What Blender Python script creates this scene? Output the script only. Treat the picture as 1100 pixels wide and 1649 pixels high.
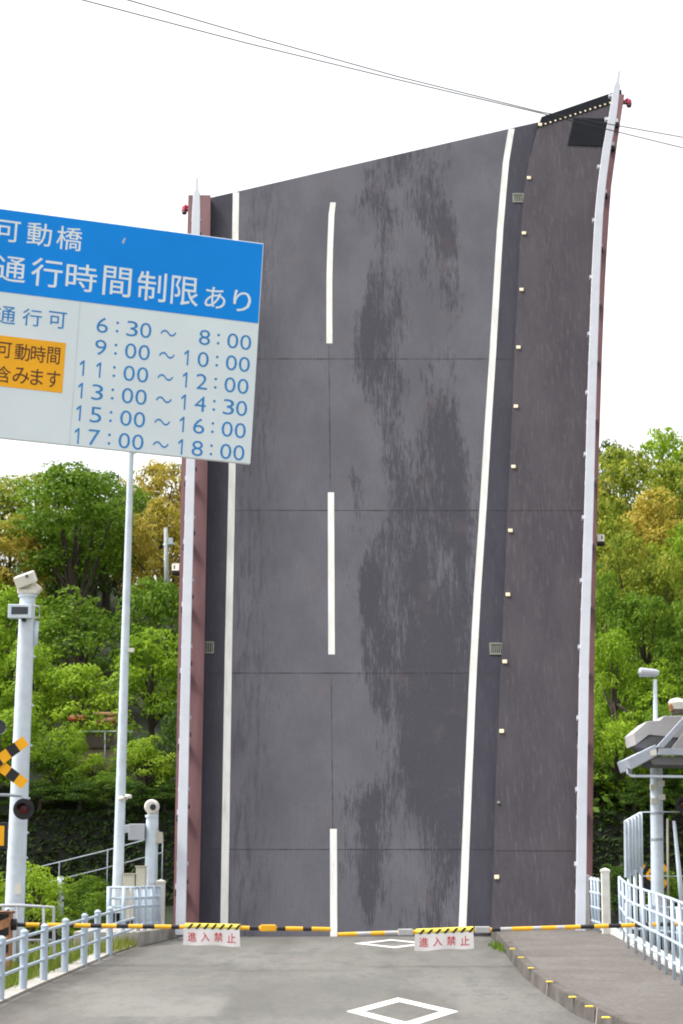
import bpy, bmesh, math, random
import numpy as np
from mathutils import Vector, Matrix
random.seed(7)
R = math.radians
for o in list(bpy.data.objects):
    bpy.data.objects.remove(o)
scn = bpy.context.scene
COL = scn.collection

# ------------------------------------------------------------ camera
FPX, CX, CY, EYE = 3290.0, 550.0, 824.5, 1.5
PITCH = math.atan((1400 - CY) / FPX)
cam = bpy.data.cameras.new('camera')
cam.sensor_fit = 'HORIZONTAL'
cam.sensor_width = 24.0
cam.lens = FPX / 1100 * 24.0
cam.clip_start, cam.clip_end = 0.5, 3000
cam_o = bpy.data.objects.new('camera', cam)
COL.objects.link(cam_o)
cam_o.location = (0, 0, EYE)
cam_o.rotation_euler = (R(90) + PITCH, 0, 0)
scn.camera = cam_o

# ------------------------------------------------------------ sky, sun, exposure (bright overcast)
SUN_EL, SUN_AZ = R(60), R(276)
w = bpy.data.worlds.new('World')
scn.world = w
w.use_nodes = True
nt = w.node_tree
nt.nodes.clear()
sky = nt.nodes.new('ShaderNodeTexSky')
sky.sky_type = 'NISHITA'
sky.sun_disc = False
sky.sun_elevation = SUN_EL
sky.sun_rotation = SUN_AZ
sky.air_density = 1.0
sky.dust_density = 4.0
sky.ozone_density = 1.0
hs = nt.nodes.new('ShaderNodeHueSaturation')
hs.inputs['Saturation'].default_value = 0.10
bg = nt.nodes.new('ShaderNodeBackground')
bg.inputs['Strength'].default_value = 0.15
wo = nt.nodes.new('ShaderNodeOutputWorld')
nt.links.new(sky.outputs[0], hs.inputs['Color'])
nt.links.new(hs.outputs[0], bg.inputs[0])
nt.links.new(bg.outputs[0], wo.inputs[0])
sl = bpy.data.lights.new('sun', 'SUN')
sl.energy = 1.5
sl.angle = R(10)
sl.color = (1.0, 0.965, 0.91)
so = bpy.data.objects.new('sun', sl)
COL.objects.link(so)
# direction towards the sun: azimuth measured clockwise from +Y
sd = Vector((math.sin(SUN_AZ) * math.cos(SUN_EL), math.cos(SUN_AZ) * math.cos(SUN_EL), math.sin(SUN_EL)))
so.rotation_euler = sd.to_track_quat('Z', 'Y').to_euler()
vs = scn.view_settings
scn.display_settings.display_device = 'sRGB'
vs.view_transform = 'Standard'
vs.look = 'None'
vs.gamma = 1.0
vs.exposure = 1.3
scn.cycles.filter_width = 2.0
scn.cycles.max_bounces = 8
scn.cycles.transparent_max_bounces = 8

# ------------------------------------------------------------ placing: a photo pixel and a distance give a world point
SP, CP = math.sin(PITCH), math.cos(PITCH)
def ray(px, py):
    a, b = (px - CX) / FPX, (CY - py) / FPX
    return Vector((a, CP - b * SP, SP + b * CP))
def at(px, py, Y):
    d = ray(px, py)
    t = Y / d.y
    return Vector((d.x * t, Y, EYE + d.z * t))
KR, RY = 0.023, 47.0
def road_z(Y):
    return KR * (min(max(Y, 18), RY + 1) - RY)
def road(px, py, dz=0.0):
    d = ray(px, py)
    t = (EYE + KR * RY - dz) / (KR * d.y - d.z)
    return Vector((0, 0, EYE)) + d * t
TILT, HY, HZ = R(69), 47.15, -0.12
def dk(px, py, h=0.0):
    """photo pixel -> (u, v) on the raised leaf, h metres above its road surface"""
    n = Vector((0, -math.sin(TILT), math.cos(TILT)))
    a = Vector((0, math.cos(TILT), math.sin(TILT)))
    p0 = Vector((0, HY, HZ))
    d = ray(px, py)
    c = Vector((0, 0, EYE))
    t = (h - n.dot(c - p0)) / n.dot(d)
    p = c + d * t - p0
    return (p.x, p.dot(a))

# ------------------------------------------------------------ materials
MATS = {}
def mat(name, col, rough=0.6, var=0.12, scale=3.0, metal=0.0, bump=0.0, col2=None, stretch=(1, 1, 1), spec=0.4):
    m = bpy.data.materials.new(name)
    m.use_nodes = True
    n = m.node_tree
    b = n.nodes['Principled BSDF']
    b.inputs['Roughness'].default_value = rough
    b.inputs['Metallic'].default_value = metal
    b.inputs['Specular IOR Level'].default_value = spec
    tc = n.nodes.new('ShaderNodeTexCoord')
    mp = n.nodes.new('ShaderNodeMapping')
    mp.inputs['Scale'].default_value = stretch
    n.links.new(tc.outputs['Object'], mp.inputs[0])
    nz = n.nodes.new('ShaderNodeTexNoise')
    nz.inputs['Scale'].default_value = scale
    nz.inputs['Detail'].default_value = 7
    nz.inputs['Roughness'].default_value = 0.65
    n.links.new(mp.outputs[0], nz.inputs['Vector'])
    cr = n.nodes.new('ShaderNodeValToRGB')
    c1 = [max(0, c * (1 - var)) for c in col]
    c2 = col2 if col2 else [min(1, c * (1 + var)) for c in col]
    cr.color_ramp.elements[0].position = 0.35
    cr.color_ramp.elements[1].position = 0.68
    cr.color_ramp.elements[0].color = (*c1, 1)
    cr.color_ramp.elements[1].color = (*c2, 1)
    n.links.new(nz.outputs[0], cr.inputs[0])
    n.links.new(cr.outputs[0], b.inputs['Base Color'])
    if bump:
        nb = n.nodes.new('ShaderNodeTexNoise')
        nb.inputs['Scale'].default_value = 60
        nb.inputs['Detail'].default_value = 4
        n.links.new(tc.outputs['Object'], nb.inputs['Vector'])
        bp = n.nodes.new('ShaderNodeBump')
        bp.inputs['Strength'].default_value = bump
        bp.inputs['Distance'].default_value = 0.02
        n.links.new(nb.outputs[0], bp.inputs['Height'])
        n.links.new(bp.outputs[0], b.inputs['Normal'])
    MATS[name] = m
    return m
def srgb(r, g, b):
    f = lambda c: c / 12.92 if c <= 0.04045 else ((c + 0.055) / 1.055) ** 2.4
    return tuple(f(x / 255) for x in (r, g, b))

class NG:
    """small helper for node graphs"""
    def __init__(s, m):
        s.n = m.node_tree
        s.b = s.n.nodes['Principled BSDF']
        s.tc = s.n.nodes.new('ShaderNodeTexCoord')
        sx = s.n.nodes.new('ShaderNodeSeparateXYZ')
        s.L(s.tc.outputs['Object'], sx.inputs[0])
        s.x, s.y, s.z = sx.outputs
    def L(s, a, b):
        s.n.links.new(a, b)
    def val(s, inp, v):
        if hasattr(v, 'is_linked'):
            s.L(v, inp)
        else:
            inp.default_value = v
    def noise(s, stretch, scale, detail=6, rough=0.6, off=(0, 0, 0)):
        mp = s.n.nodes.new('ShaderNodeMapping')
        mp.inputs['Scale'].default_value = stretch
        mp.inputs['Location'].default_value = off
        s.L(s.tc.outputs['Object'], mp.inputs[0])
        q = s.n.nodes.new('ShaderNodeTexNoise')
        q.inputs['Scale'].default_value = scale
        q.inputs['Detail'].default_value = detail
        q.inputs['Roughness'].default_value = rough
        s.L(mp.outputs[0], q.inputs['Vector'])
        return q.outputs[0]
    def ss(s, v, a, b, lo=0.0, hi=1.0):
        q = s.n.nodes.new('ShaderNodeMapRange')
        q.interpolation_type = 'SMOOTHSTEP'
        s.val(q.inputs['Value'], v)
        q.inputs['From Min'].default_value = a
        q.inputs['From Max'].default_value = b
        q.inputs['To Min'].default_value = lo
        q.inputs['To Max'].default_value = hi
        return q.outputs[0]
    def m(s, op, a, b=0.0):
        q = s.n.nodes.new('ShaderNodeMath')
        q.operation = op
        s.val(q.inputs[0], a)
        s.val(q.inputs[1], b)
        return q.outputs[0]
    def mix(s, f, a, b):
        q = s.n.nodes.new('ShaderNodeMix')
        q.data_type = 'RGBA'
        s.val(q.inputs[0], f)
        for i, c in ((6, a), (7, b)):
            if hasattr(c, 'is_linked'):
                s.L(c, q.inputs[i])
            else:
                q.inputs[i].default_value = (*c, 1)
        return q.outputs[2]
    def out(s, c, bump=0.0, hgt=None, dist=0.02):
        s.L(c, s.b.inputs['Base Color'])
        if bump:
            bp = s.n.nodes.new('ShaderNodeBump')
            bp.inputs['Strength'].default_value = bump
            bp.inputs['Distance'].default_value = dist
            s.L(hgt, bp.inputs['Height'])
            s.L(bp.outputs[0], s.b.inputs['Normal'])
def newmat(name, rough=0.8, spec=0.3):
    m = bpy.data.materials.new(name)
    m.use_nodes = True
    b = m.node_tree.nodes['Principled BSDF']
    b.inputs['Roughness'].default_value = rough
    b.inputs['Specular IOR Level'].default_value = spec
    MATS[name] = m
    return m

# road surface of the leaf: scraped in vertical streaks on the right lane
def deck_mat():
    g = NG(newmat('leaf_asphalt', 0.9, 0.15))
    big = g.noise((1, 0.6, 1), 0.7, 5)
    fine = g.noise((9, 1.2, 1), 2.2, 8, 0.75)
    grain = g.noise((1, 1, 1), 30, 4, 0.7)
    base = g.mix(g.ss(big, 0.3, 0.7), (0.096, 0.095, 0.111), (0.126, 0.124, 0.142))
    base = g.mix(g.ss(fine, 0.45, 0.75, 0, 0.4), base, (0.082, 0.079, 0.094))
    base = g.mix(g.ss(grain, 0.50, 0.72, 0, 0.35), base, (0.080, 0.078, 0.090))
    # the right lane is worn in fine streaks along the traffic
    st = g.noise((7.5, 0.75, 1), 1.25, 12, 0.80, (3.1, 0.4, 0))
    st3 = g.noise((22, 2.2, 1), 1.3, 6, 0.75, (0.1, 6.4, 0))
    patch = g.noise((1.0, 0.30, 1), 0.9, 4, 0.55, (7.3, 2.2, 0))
    comb = g.m('ADD', g.m('ADD', g.m('MULTIPLY', st, 0.52), g.m('MULTIPLY', st3, 0.40)), g.m('MULTIPLY', patch, 0.60))
    edge = g.m('ADD', g.x, g.m('MULTIPLY', g.m('SUBTRACT', patch, 0.5), 2.2))
    mask = g.m('MULTIPLY', g.m('MULTIPLY', g.ss(edge, -0.2, 1.0), g.ss(g.x, 2.9, 3.4, 1, 0.4)), g.ss(g.y, 0.5, 3.2, 0.55, 1.0))
    low = g.ss(g.y, 15.0, 9.0)
    tw = g.m('ADD', g.m('MULTIPLY', low, 0.068), g.m('MULTIPLY', g.ss(g.x, 1.9, 2.6), g.m('MULTIPLY', low, 0.04)))
    thr = g.m('SUBTRACT', g.m('ADD', comb, tw), g.m('MULTIPLY', g.m('SUBTRACT', 1.0, mask), 0.22))
    k = g.ss(thr, 0.725, 0.825)
    base = g.mix(g.m('MULTIPLY', k, 0.82), base, (0.046, 0.044, 0.055))
    st2 = g.noise((7, 0.8, 1), 1.3, 8, 0.7, (1.3, 9.4, 0))
    ml = g.m('MULTIPLY', g.ss(g.x, -2.75, -2.5), g.ss(g.x, -2.3, -1.3, 1, 0))
    base = g.mix(g.m('MULTIPLY', g.m('MULTIPLY', g.ss(st2, 0.46, 0.62), ml), 0.7), base, (0.062, 0.06, 0.072))
    sp = g.noise((4, 1.4, 1), 2.3, 4, 0.6, (5, 5, 0))
    base = g.mix(g.ss(sp, 0.66, 0.74, 0, 0.55), base, (0.05, 0.048, 0.056))
    red = g.noise((1, 1, 1), 1.1, 4, 0.6, (11, 3, 0))
    base = g.mix(g.ss(red, 0.55, 0.75, 0, 0.28), base, (0.128, 0.094, 0.102))
    pale = g.noise((14, 1.0, 1), 1.0, 5, 0.7, (21, 3, 0))
    base = g.mix(g.ss(pale, 0.60, 0.74, 0, 0.25), base, (0.20, 0.195, 0.215))
    ag = g.noise((1.6, 1, 1), 15, 5, 0.8, (1, 2, 0))
    base = g.mix(g.ss(ag, 0.52, 0.72, 0, 0.38), base, (0.055, 0.053, 0.062))
    base = g.mix(g.ss(ag, 0.46, 0.30, 0, 0.30), base, (0.165, 0.16, 0.178))
    g.out(base, 0.45, grain)
deck_mat()
def dark_mat(name, c1, c2, c3):
    g = NG(newmat(name, 0.9, 0.15))
    big = g.noise((1.2, 0.4, 1), 0.9, 6, 0.65)
    fine = g.noise((8, 0.9, 1), 2.0, 8, 0.75)
    base = g.mix(g.ss(big, 0.3, 0.7), c1, c2)
    base = g.mix(g.ss(fine, 0.5, 0.72, 0, 0.8), base, c3)
    ag = g.noise((1.6, 1, 1), 15, 5, 0.8, (1, 2, 0))
    base = g.mix(g.ss(ag, 0.52, 0.72, 0, 0.35), base, tuple(c * .6 for c in c1))
    g.out(base, 0.25, g.noise((1, 1, 1), 34, 3))
dark_mat('leaf_margin', (0.046, 0.045, 0.058), (0.060, 0.058, 0.072), (0.082, 0.079, 0.092))
dark_mat('leaf_walk', (0.060, 0.055, 0.064), (0.080, 0.071, 0.080), (0.120, 0.108, 0.116))

def road_mat():
    g = NG(newmat('road_asphalt', 0.9, 0.25))
    big = g.noise((1, 0.5, 1), 0.35, 5, 0.6)
    mid = g.noise((1.4, 0.4, 1), 1.6, 7, 0.7)
    grain = g.noise((1, 1, 1), 26, 5, 0.75)
    base = g.mix(g.ss(big, 0.32, 0.68), (0.125, 0.119, 0.109), (0.172, 0.165, 0.152))
    base = g.mix(g.ss(mid, 0.46, 0.70, 0, 0.75), base, (0.092, 0.099, 0.092))
    base = g.mix(g.ss(grain, 0.42, 0.68, 0, 0.5), base, (0.085, 0.08, 0.074))
    base = g.mix(g.ss(g.noise((1, .6, 1), 7.0, 6, 0.75, (4, 1, 0)), 0.46, 0.70, 0, 0.5), base, (0.092, 0.086, 0.079))
    base = g.mix(g.ss(g.noise((1, .5, 1), 12.0, 6, 0.8, (9, 1, 0)), 0.56, 0.75, 0, 0.5), base, (0.225, 0.215, 0.20))
    tr = g.m('ADD', g.m('MULTIPLY', g.ss(g.x, -1.9, -1.45), g.ss(g.x, -1.2, -0.8, 1, 0)), g.m('MULTIPLY', g.ss(g.x, 0.5, 0.9), g.ss(g.x, 1.3, 1.8, 1, 0)))
    base = g.mix(g.m('MULTIPLY', tr, g.ss(g.noise((1, .25, 1), 0.9, 6, 0.7, (6, 6, 0)), 0.38, 0.62, 0, 0.55)), base, (0.088, 0.083, 0.077))
    oil = g.noise((1, .8, 1), 1.9, 3, 0.5, (14, 2, 0))
    base = g.mix(g.ss(oil, 0.70, 0.78, 0, 0.45), base, (0.05, 0.047, 0.044))
    # pale patch of newer surfacing near the left edge; dirt by the left kerb, darker towards the right one
    pt = g.m('MULTIPLY', g.m('MULTIPLY', g.ss(g.x, -3.7, -3.5), g.ss(g.x, -1.75, -1.6, 1, 0)),
             g.m('MULTIPLY', g.ss(g.y, 27.9, 28.2), g.ss(g.y, 31.0, 31.3, 1, 0)))
    base = g.mix(g.m('MULTIPLY', g.m('MULTIPLY', pt, g.ss(mid, 0.3, 0.6)), 0.45), base, (0.215, 0.205, 0.19))
    dl = g.m('MULTIPLY', g.ss(g.x, -3.3, -4.4), g.ss(mid, 0.35, 0.6))
    base = g.mix(g.m('MULTIPLY', dl, 0.65), base, (0.098, 0.086, 0.077))
    dr = g.m('MULTIPLY', g.ss(g.x, 2.2, 3.1), g.ss(mid, 0.3, 0.6))
    base = g.mix(g.m('MULTIPLY', dr, 0.6), base, (0.088, 0.083, 0.078))
    cn = g.noise((1, 0.55, 1), 0.55, 7, 0.62, (2.7, 8.1, 0))
    ck = g.ss(g.m('ABSOLUTE', g.m('SUBTRACT', cn, 0.5)), 0.0045, 0.0012)
    base = g.mix(g.m('MULTIPLY', g.m('MULTIPLY', ck, g.ss(big, 0.42, 0.58)), 0.6), base, (0.05, 0.046, 0.042))
    g.out(base, 0.5, grain)
road_mat()
def walk_mat():
    g = NG(newmat('walk_asphalt', 0.95, 0.2))
    grain = g.noise((1, 0.6, 1), 11, 7, 0.8)
    base = g.mix(g.ss(g.noise((1, .7, 1), 0.8, 5), 0.35, 0.65), (0.118, 0.105, 0.096), (0.148, 0.136, 0.125))
    base = g.mix(g.ss(grain, 0.44, 0.66, 0, 0.65), base, (0.075, 0.066, 0.060))
    base = g.mix(g.ss(g.noise((1, .6, 1), 17, 6, 0.8, (3, 3, 0)), 0.54, 0.72, 0, 0.6), base, (0.215, 0.20, 0.185))
    g.out(base, 0.6, grain)
walk_mat()
mat('concrete', (0.34, 0.32, 0.29), 0.85, 0.25, 2.5, bump=0.25)
mat('kerb_stone', (0.075, 0.064, 0.056), 0.9, 0.3, 2.2, bump=0.5, col2=(0.13, 0.114, 0.102))
mat('pale_concrete', (0.62, 0.60, 0.55), 0.8, 0.12, 4, bump=0.15)
mat('rail_paint', (0.44, 0.52, 0.61), 0.42, 0.08, 3)
mat('pole_concrete', (0.34, 0.36, 0.36), 0.8, 0.15, 4)
mat('white_paint', (0.44, 0.455, 0.50), 0.42, 0.06, 2)
mat('galvanised', (0.60, 0.67, 0.75), 0.45, 0.10, 4, metal=0.0)
mat('grey_steel', (0.33, 0.37, 0.42), 0.45, 0.1, 4, metal=0.2)
mat('girder_paint', (0.150, 0.066, 0.071), 0.55, 0.2, 1.2, stretch=(4, 0.4, 1))
mat('marking_paint', (0.55, 0.54, 0.51), 0.75, 0.05, 9, col2=(0.74, 0.73, 0.70))
def line_mat():
    g = NG(newmat('leaf_line', 0.8, 0.2))
    base = g.mix(g.ss(g.noise((3, 0.6, 1), 1.5, 6, 0.7), 0.35, 0.65), (0.60, 0.588, 0.56), (0.71, 0.70, 0.68))
    base = g.mix(g.ss(g.noise((6, 0.9, 1), 1.2, 7, 0.75, (2, 3, 0)), 0.54, 0.72, 0, 0.55), base, (0.42, 0.40, 0.355))
    base = g.mix(g.ss(g.noise((5, 2.5, 1), 3.0, 8, 0.8, (8, 1, 0)), 0.64, 0.68, 0, 0.8), base, (0.20, 0.195, 0.19))
    g.out(base)
line_mat()
mat('joint_rubber', (0.028, 0.026, 0.03), 0.8, 0.2, 4)
mat('steel_plate', (0.012, 0.013, 0.017), 0.9, 0.2, 2, spec=0.1)
mat('grate_metal', (0.24, 0.25, 0.20), 0.6, 0.2, 5)
mat('reflector_pale', (0.85, 0.72, 0.5), 0.3, 0.05, 3)
mat('reflector_yellow', (0.75, 0.58, 0.07), 0.35, 0.08, 3)
mat('black_rubber', (0.012, 0.012, 0.014), 0.5, 0.1, 3)
mat('red_lens', (0.10, 0.008, 0.012), 0.2, 0.05, 3)
mat('beacon_red', (0.42, 0.015, 0.06), 0.3, 0.05, 3)
mat('hazard_yellow', (0.92, 0.43, 0.004), 0.45, 0.08, 3)
mat('boom_yellow', (0.85, 0.43, 0.02), 0.4, 0.08, 6)
mat('tape_yellow', (0.80, 0.66, 0.09), 0.5, 0.05, 3)
mat('hazard_black', (0.014, 0.013, 0.017), 0.45, 0.1, 3)
mat('boom_black', (0.016, 0.016, 0.022), 0.4, 0.1, 3)
mat('boom_silver', (0.45, 0.45, 0.45), 0.4, 0.1, 3)
mat('sign_white', (0.74, 0.82, 0.87), 0.45, 0.035, 1.2)
mat('sign_blue', (0.001, 0.27, 0.86), 0.5, 0.05, 1.0, spec=0.2)
mat('sign_letter_white', (0.78, 0.85, 0.90), 0.45, 0.03, 2)
mat('sign_letter_blue', (0.02, 0.24, 0.60), 0.45, 0.05, 2)
mat('sign_orange', (0.95, 0.44, 0.002), 0.45, 0.04, 2)
mat('sign_letter_brown', (0.095, 0.03, 0.01), 0.5, 0.05, 2)
mat('banner_cloth', (0.80, 0.765, 0.755), 0.8, 0.05, 3)
mat('banner_red', (0.60, 0.03, 0.055), 0.7, 0.08, 4)
mat('camera_cream', (0.74, 0.71, 0.64), 0.4, 0.04, 3)
mat('dark_glass', (0.03, 0.035, 0.045), 0.12, 0.1, 3, spec=0.5)
mat('cabinet_beige', (0.50, 0.47, 0.38), 0.55, 0.08, 3)
mat('roof_grey', (0.42, 0.41, 0.41), 0.6, 0.08, 3)
mat('roof_blue_grey', (0.36, 0.39, 0.45), 0.5, 0.08, 3)
mat('roof_under', (0.13, 0.13, 0.135), 0.7, 0.1, 3)
mat('rust_orange', (0.42, 0.20, 0.10), 0.7, 0.4, 9)
mat('red_rail', (0.50, 0.07, 0.04), 0.6, 0.3, 4)
mat('salmon_rail', (0.70, 0.34, 0.24), 0.6, 0.3, 4)
mat('cable_black', (0.03, 0.03, 0.033), 0.6, 0.1, 3)
mat('bark', (0.055, 0.042, 0.032), 0.9, 0.3, 4, stretch=(3, 3, 0.6))
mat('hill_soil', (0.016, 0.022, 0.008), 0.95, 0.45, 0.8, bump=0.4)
mat('bank_rock', (0.010, 0.011, 0.007), 0.95, 0.45, 1.5, bump=0.5)  # near-black: shade under the overhanging trees is put into this colour
mat('tan_wall', (0.27, 0.22, 0.14), 0.9, 0.25, 1.2, bump=0.3)
mat('brown_wall', (0.10, 0.08, 0.065), 0.9, 0.25, 1.2, bump=0.3)
mat('verge_soil', (0.09, 0.085, 0.045), 0.95, 0.4, 2, bump=0.4)
mat('ground_grass', (0.06, 0.08, 0.025), 0.95, 0.35, 0.5)
mt = mat('water', (0.02, 0.035, 0.035), 0.08, 0.1, 0.5, spec=0.5)

def leaf_mat(name, c_dark, c_mid, c_top, trans=0.42, amt=0.5):
    m = bpy.data.materials.new(name)
    m.use_nodes = True
    n = m.node_tree
    b = n.nodes['Principled BSDF']
    b.inputs['Roughness'].default_value = 0.6
    b.inputs['Specular IOR Level'].default_value = 0.15
    geo = n.nodes.new('ShaderNodeNewGeometry')
    cr = n.nodes.new('ShaderNodeValToRGB')
    e = cr.color_ramp.elements
    e[0].position, e[1].position = 0.0, 1.0
    e[0].color, e[1].color = (*c_dark, 1), (*c_top, 1)
    q = e.new(0.5)
    q.color = (*c_mid, 1)
    tc = n.nodes.new('ShaderNodeTexCoord')
    nz = n.nodes.new('ShaderNodeTexNoise')
    nz.inputs['Scale'].default_value = 3.0
    nz.inputs['Detail'].default_value = 3
    n.links.new(tc.outputs['Object'], nz.inputs['Vector'])
    mr = n.nodes.new('ShaderNodeMapRange')
    mr.inputs['From Min'].default_value, mr.inputs['From Max'].default_value = 0.3, 0.7
    n.links.new(nz.outputs[0], mr.inputs[0])
    mx = n.nodes.new('ShaderNodeMix')
    mx.inputs[0].default_value = amt
    n.links.new(geo.outputs['Random Per Island'], mx.inputs[2])
    n.links.new(mr.outputs[0], mx.inputs[3])
    n.links.new(mx.outputs[0], cr.inputs[0])
    n.links.new(cr.outputs[0], b.inputs['Base Color'])
    tr = n.nodes.new('ShaderNodeBsdfTranslucent')
    n.links.new(cr.outputs[0], tr.inputs['Color'])
    ms = n.nodes.new('ShaderNodeMixShader')
    ms.inputs[0].default_value = trans
    n.links.new(b.outputs[0], ms.inputs[1])
    n.links.new(tr.outputs[0], ms.inputs[2])
    n.links.new(ms.outputs[0], n.nodes['Material Output'].inputs[0])
    MATS[name] = m
leaf_mat('leaf_green', (0.050, 0.115, 0.010), (0.120, 0.215, 0.016), (0.21, 0.32, 0.028))
leaf_mat('leaf_bright', (0.085, 0.175, 0.010), (0.205, 0.33, 0.018), (0.34, 0.47, 0.04))
leaf_mat('leaf_olive', (0.075, 0.135, 0.012), (0.24, 0.30, 0.028), (0.56, 0.52, 0.085), amt=0.7)  # wide tone spread paints lit tops and dark shadows into the leaves
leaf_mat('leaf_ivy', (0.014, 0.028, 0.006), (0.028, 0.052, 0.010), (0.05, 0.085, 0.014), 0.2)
leaf_mat('leaf_yellow', (0.15, 0.16, 0.016), (0.42, 0.34, 0.045), (0.66, 0.53, 0.14), amt=0.7)  # blossom colour; the strong contrast also paints highlights and shading
leaf_mat('leaf_dark', (0.026, 0.060, 0.009), (0.055, 0.112, 0.013), (0.11, 0.18, 0.02))
leaf_mat('leaf_lime', (0.14, 0.25, 0.014), (0.26, 0.39, 0.025), (0.38, 0.50, 0.045))
leaf_mat('grass_blade', (0.09, 0.13, 0.016), (0.20, 0.23, 0.035), (0.36, 0.32, 0.10), 0.25)
leaf_mat('grass_green', (0.06, 0.13, 0.012), (0.12, 0.21, 0.02), (0.22, 0.28, 0.05), 0.25)

# ------------------------------------------------------------ mesh builder
class MB:
    def __init__(s):
        s.v, s.f, s.m, s.s = [], [], [], []
    def add(s, vs, fs, mi=0, smooth=False):
        k = len(s.v)
        s.v += [Vector(p) for p in vs]
        for f in fs:
            s.f.append([i + k for i in f]); s.m.append(mi); s.s.append(smooth)
        return s
    def box(s, c, d, M=None, mi=0):
        c = Vector(c); x, y, z = d[0] / 2, d[1] / 2, d[2] / 2
        vs = [Vector((a * x, b * y, e * z)) for a in (-1, 1) for b in (-1, 1) for e in (-1, 1)]
        if M is not None:
            vs = [M @ p for p in vs]
        return s.add([c + p for p in vs], [(0, 1, 3, 2), (4, 6, 7, 5), (0, 4, 5, 1), (2, 3, 7, 6), (0, 2, 6, 4), (1, 5, 7, 3)], mi)
    def beam(s, p0, p1, wd, ht, up=(0, 0, 1), mi=0):
        p0, p1 = Vector(p0), Vector(p1)
        t = (p1 - p0).normalized()
        sd_ = t.cross(Vector(up)).normalized()
        u = sd_.cross(t)
        vs = []
        for p in (p0, p1):
            for a, b in ((-1, -1), (1, -1), (1, 1), (-1, 1)):
                vs.append(p + sd_ * a * wd / 2 + u * b * ht / 2)
        return s.add(vs, [(3, 2, 1, 0), (4, 5, 6, 7), (0, 1, 5, 4), (1, 2, 6, 5), (2, 3, 7, 6), (3, 0, 4, 7)], mi)
    def tube(s, pts, r, n=10, mi=0, caps=True, mis=None):
        pts = [Vector(p) for p in pts]
        rs = r if isinstance(r, (list, tuple)) else [r] * len(pts)
        vs = []
        t0 = (pts[1] - pts[0]).normalized()
        ref = Vector((0, 0, 1)) if abs(t0.z) < 0.9 else Vector((1, 0, 0))
        for i, p in enumerate(pts):
            t = (pts[min(i + 1, len(pts) - 1)] - pts[max(i - 1, 0)]).normalized()
            a = t.cross(ref).normalized(); b = t.cross(a)
            for k in range(n):
                an = 2 * math.pi * k / n
                vs.append(p + (a * math.cos(an) + b * math.sin(an)) * rs[i])
        base = len(s.v)
        s.v += vs
        for i in range(len(pts) - 1):
            for k in range(n):
                k2 = (k + 1) % n
                s.f.append([base + i * n + k, base + i * n + k2, base + (i + 1) * n + k2, base + (i + 1) * n + k])
                s.m.append(mis[i] if mis else mi); s.s.append(True)
        if caps:
            s.f.append([base + k for k in range(n)][::-1]); s.m.append(mis[0] if mis else mi); s.s.append(False)
            s.f.append([base + (len(pts) - 1) * n + k for k in range(n)]); s.m.append(mis[-1] if mis else mi); s.s.append(False)
        return s
    def prism(s, poly, vec, mi=0):
        n = len(poly); vec = Vector(vec)
        vs = [Vector(p) for p in poly] + [Vector(p) + vec for p in poly]
        fs = [list(range(n))[::-1], list(range(n, 2 * n))] + [(i, (i + 1) % n, n + (i + 1) % n, n + i) for i in range(n)]
        return s.add(vs, fs, mi)
    def build(s, name, mats, parent=None, bevel=0.0, local=False):
        org = Vector((0, 0, 0))
        if parent is not None and not local:
            org = WORLD[parent.name]
        bm = bmesh.new()
        bv = [bm.verts.new(p - org) for p in s.v]
        for f, mi, sm in zip(s.f, s.m, s.s):
            try:
                fc = bm.faces.new([bv[i] for i in f])
            except ValueError:
                continue
            fc.material_index = mi; fc.smooth = sm
        bmesh.ops.recalc_face_normals(bm, faces=bm.faces)
        if bevel:
            ed = [e for e in bm.edges if len(e.link_faces) == 2 and e.calc_face_angle(0) > 0.8]
            bmesh.ops.bevel(bm, geom=ed, offset=bevel, segments=2, affect='EDGES', profile=0.5, clamp_overlap=True)
        for e in bm.edges:
            if len(e.link_faces) == 2 and e.calc_face_angle(0) > 0.6:
                e.smooth = False
        me = bpy.data.meshes.new(name)
        bm.to_mesh(me); bm.free()
        for m in (mats if isinstance(mats, (list, tuple)) else [mats]):
            me.materials.append(MATS[m])
        o = bpy.data.objects.new(name, me)
        COL.objects.link(o)
        if parent is not None:
            o.parent = parent
            WORLD[o.name] = org
        else:
            WORLD[o.name] = Vector((0, 0, 0))
        return o
WORLD = {}
def tag(o, label=None, cat=None, group=None, kind=None):
    if label: o['label'] = label
    if cat: o['category'] = cat
    if group: o['group'] = group
    if kind: o['kind'] = kind
    return o
def thing(name, loc, label, cat, group=None):
    o = bpy.data.objects.new(name, None)
    COL.objects.link(o)
    o.empty_display_size = 0.3
    o.location = loc
    WORLD[o.name] = Vector(loc)
    return tag(o, label, cat, group)
def plen(pts):
    return sum((pts[i + 1] - pts[i]).length for i in range(len(pts) - 1))
def interp(tab, y):
    """tab: (x, y) rows; x at a given y"""
    t = sorted(tab, key=lambda q: q[1])
    if y <= t[0][1]: a, b = t[0], t[1]
    elif y >= t[-1][1]: a, b = t[-2], t[-1]
    else:
        for a, b in zip(t, t[1:]):
            if a[1] <= y <= b[1]: break
    return a[0] + (b[0] - a[0]) * (y - a[1]) / (b[1] - a[1])

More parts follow.
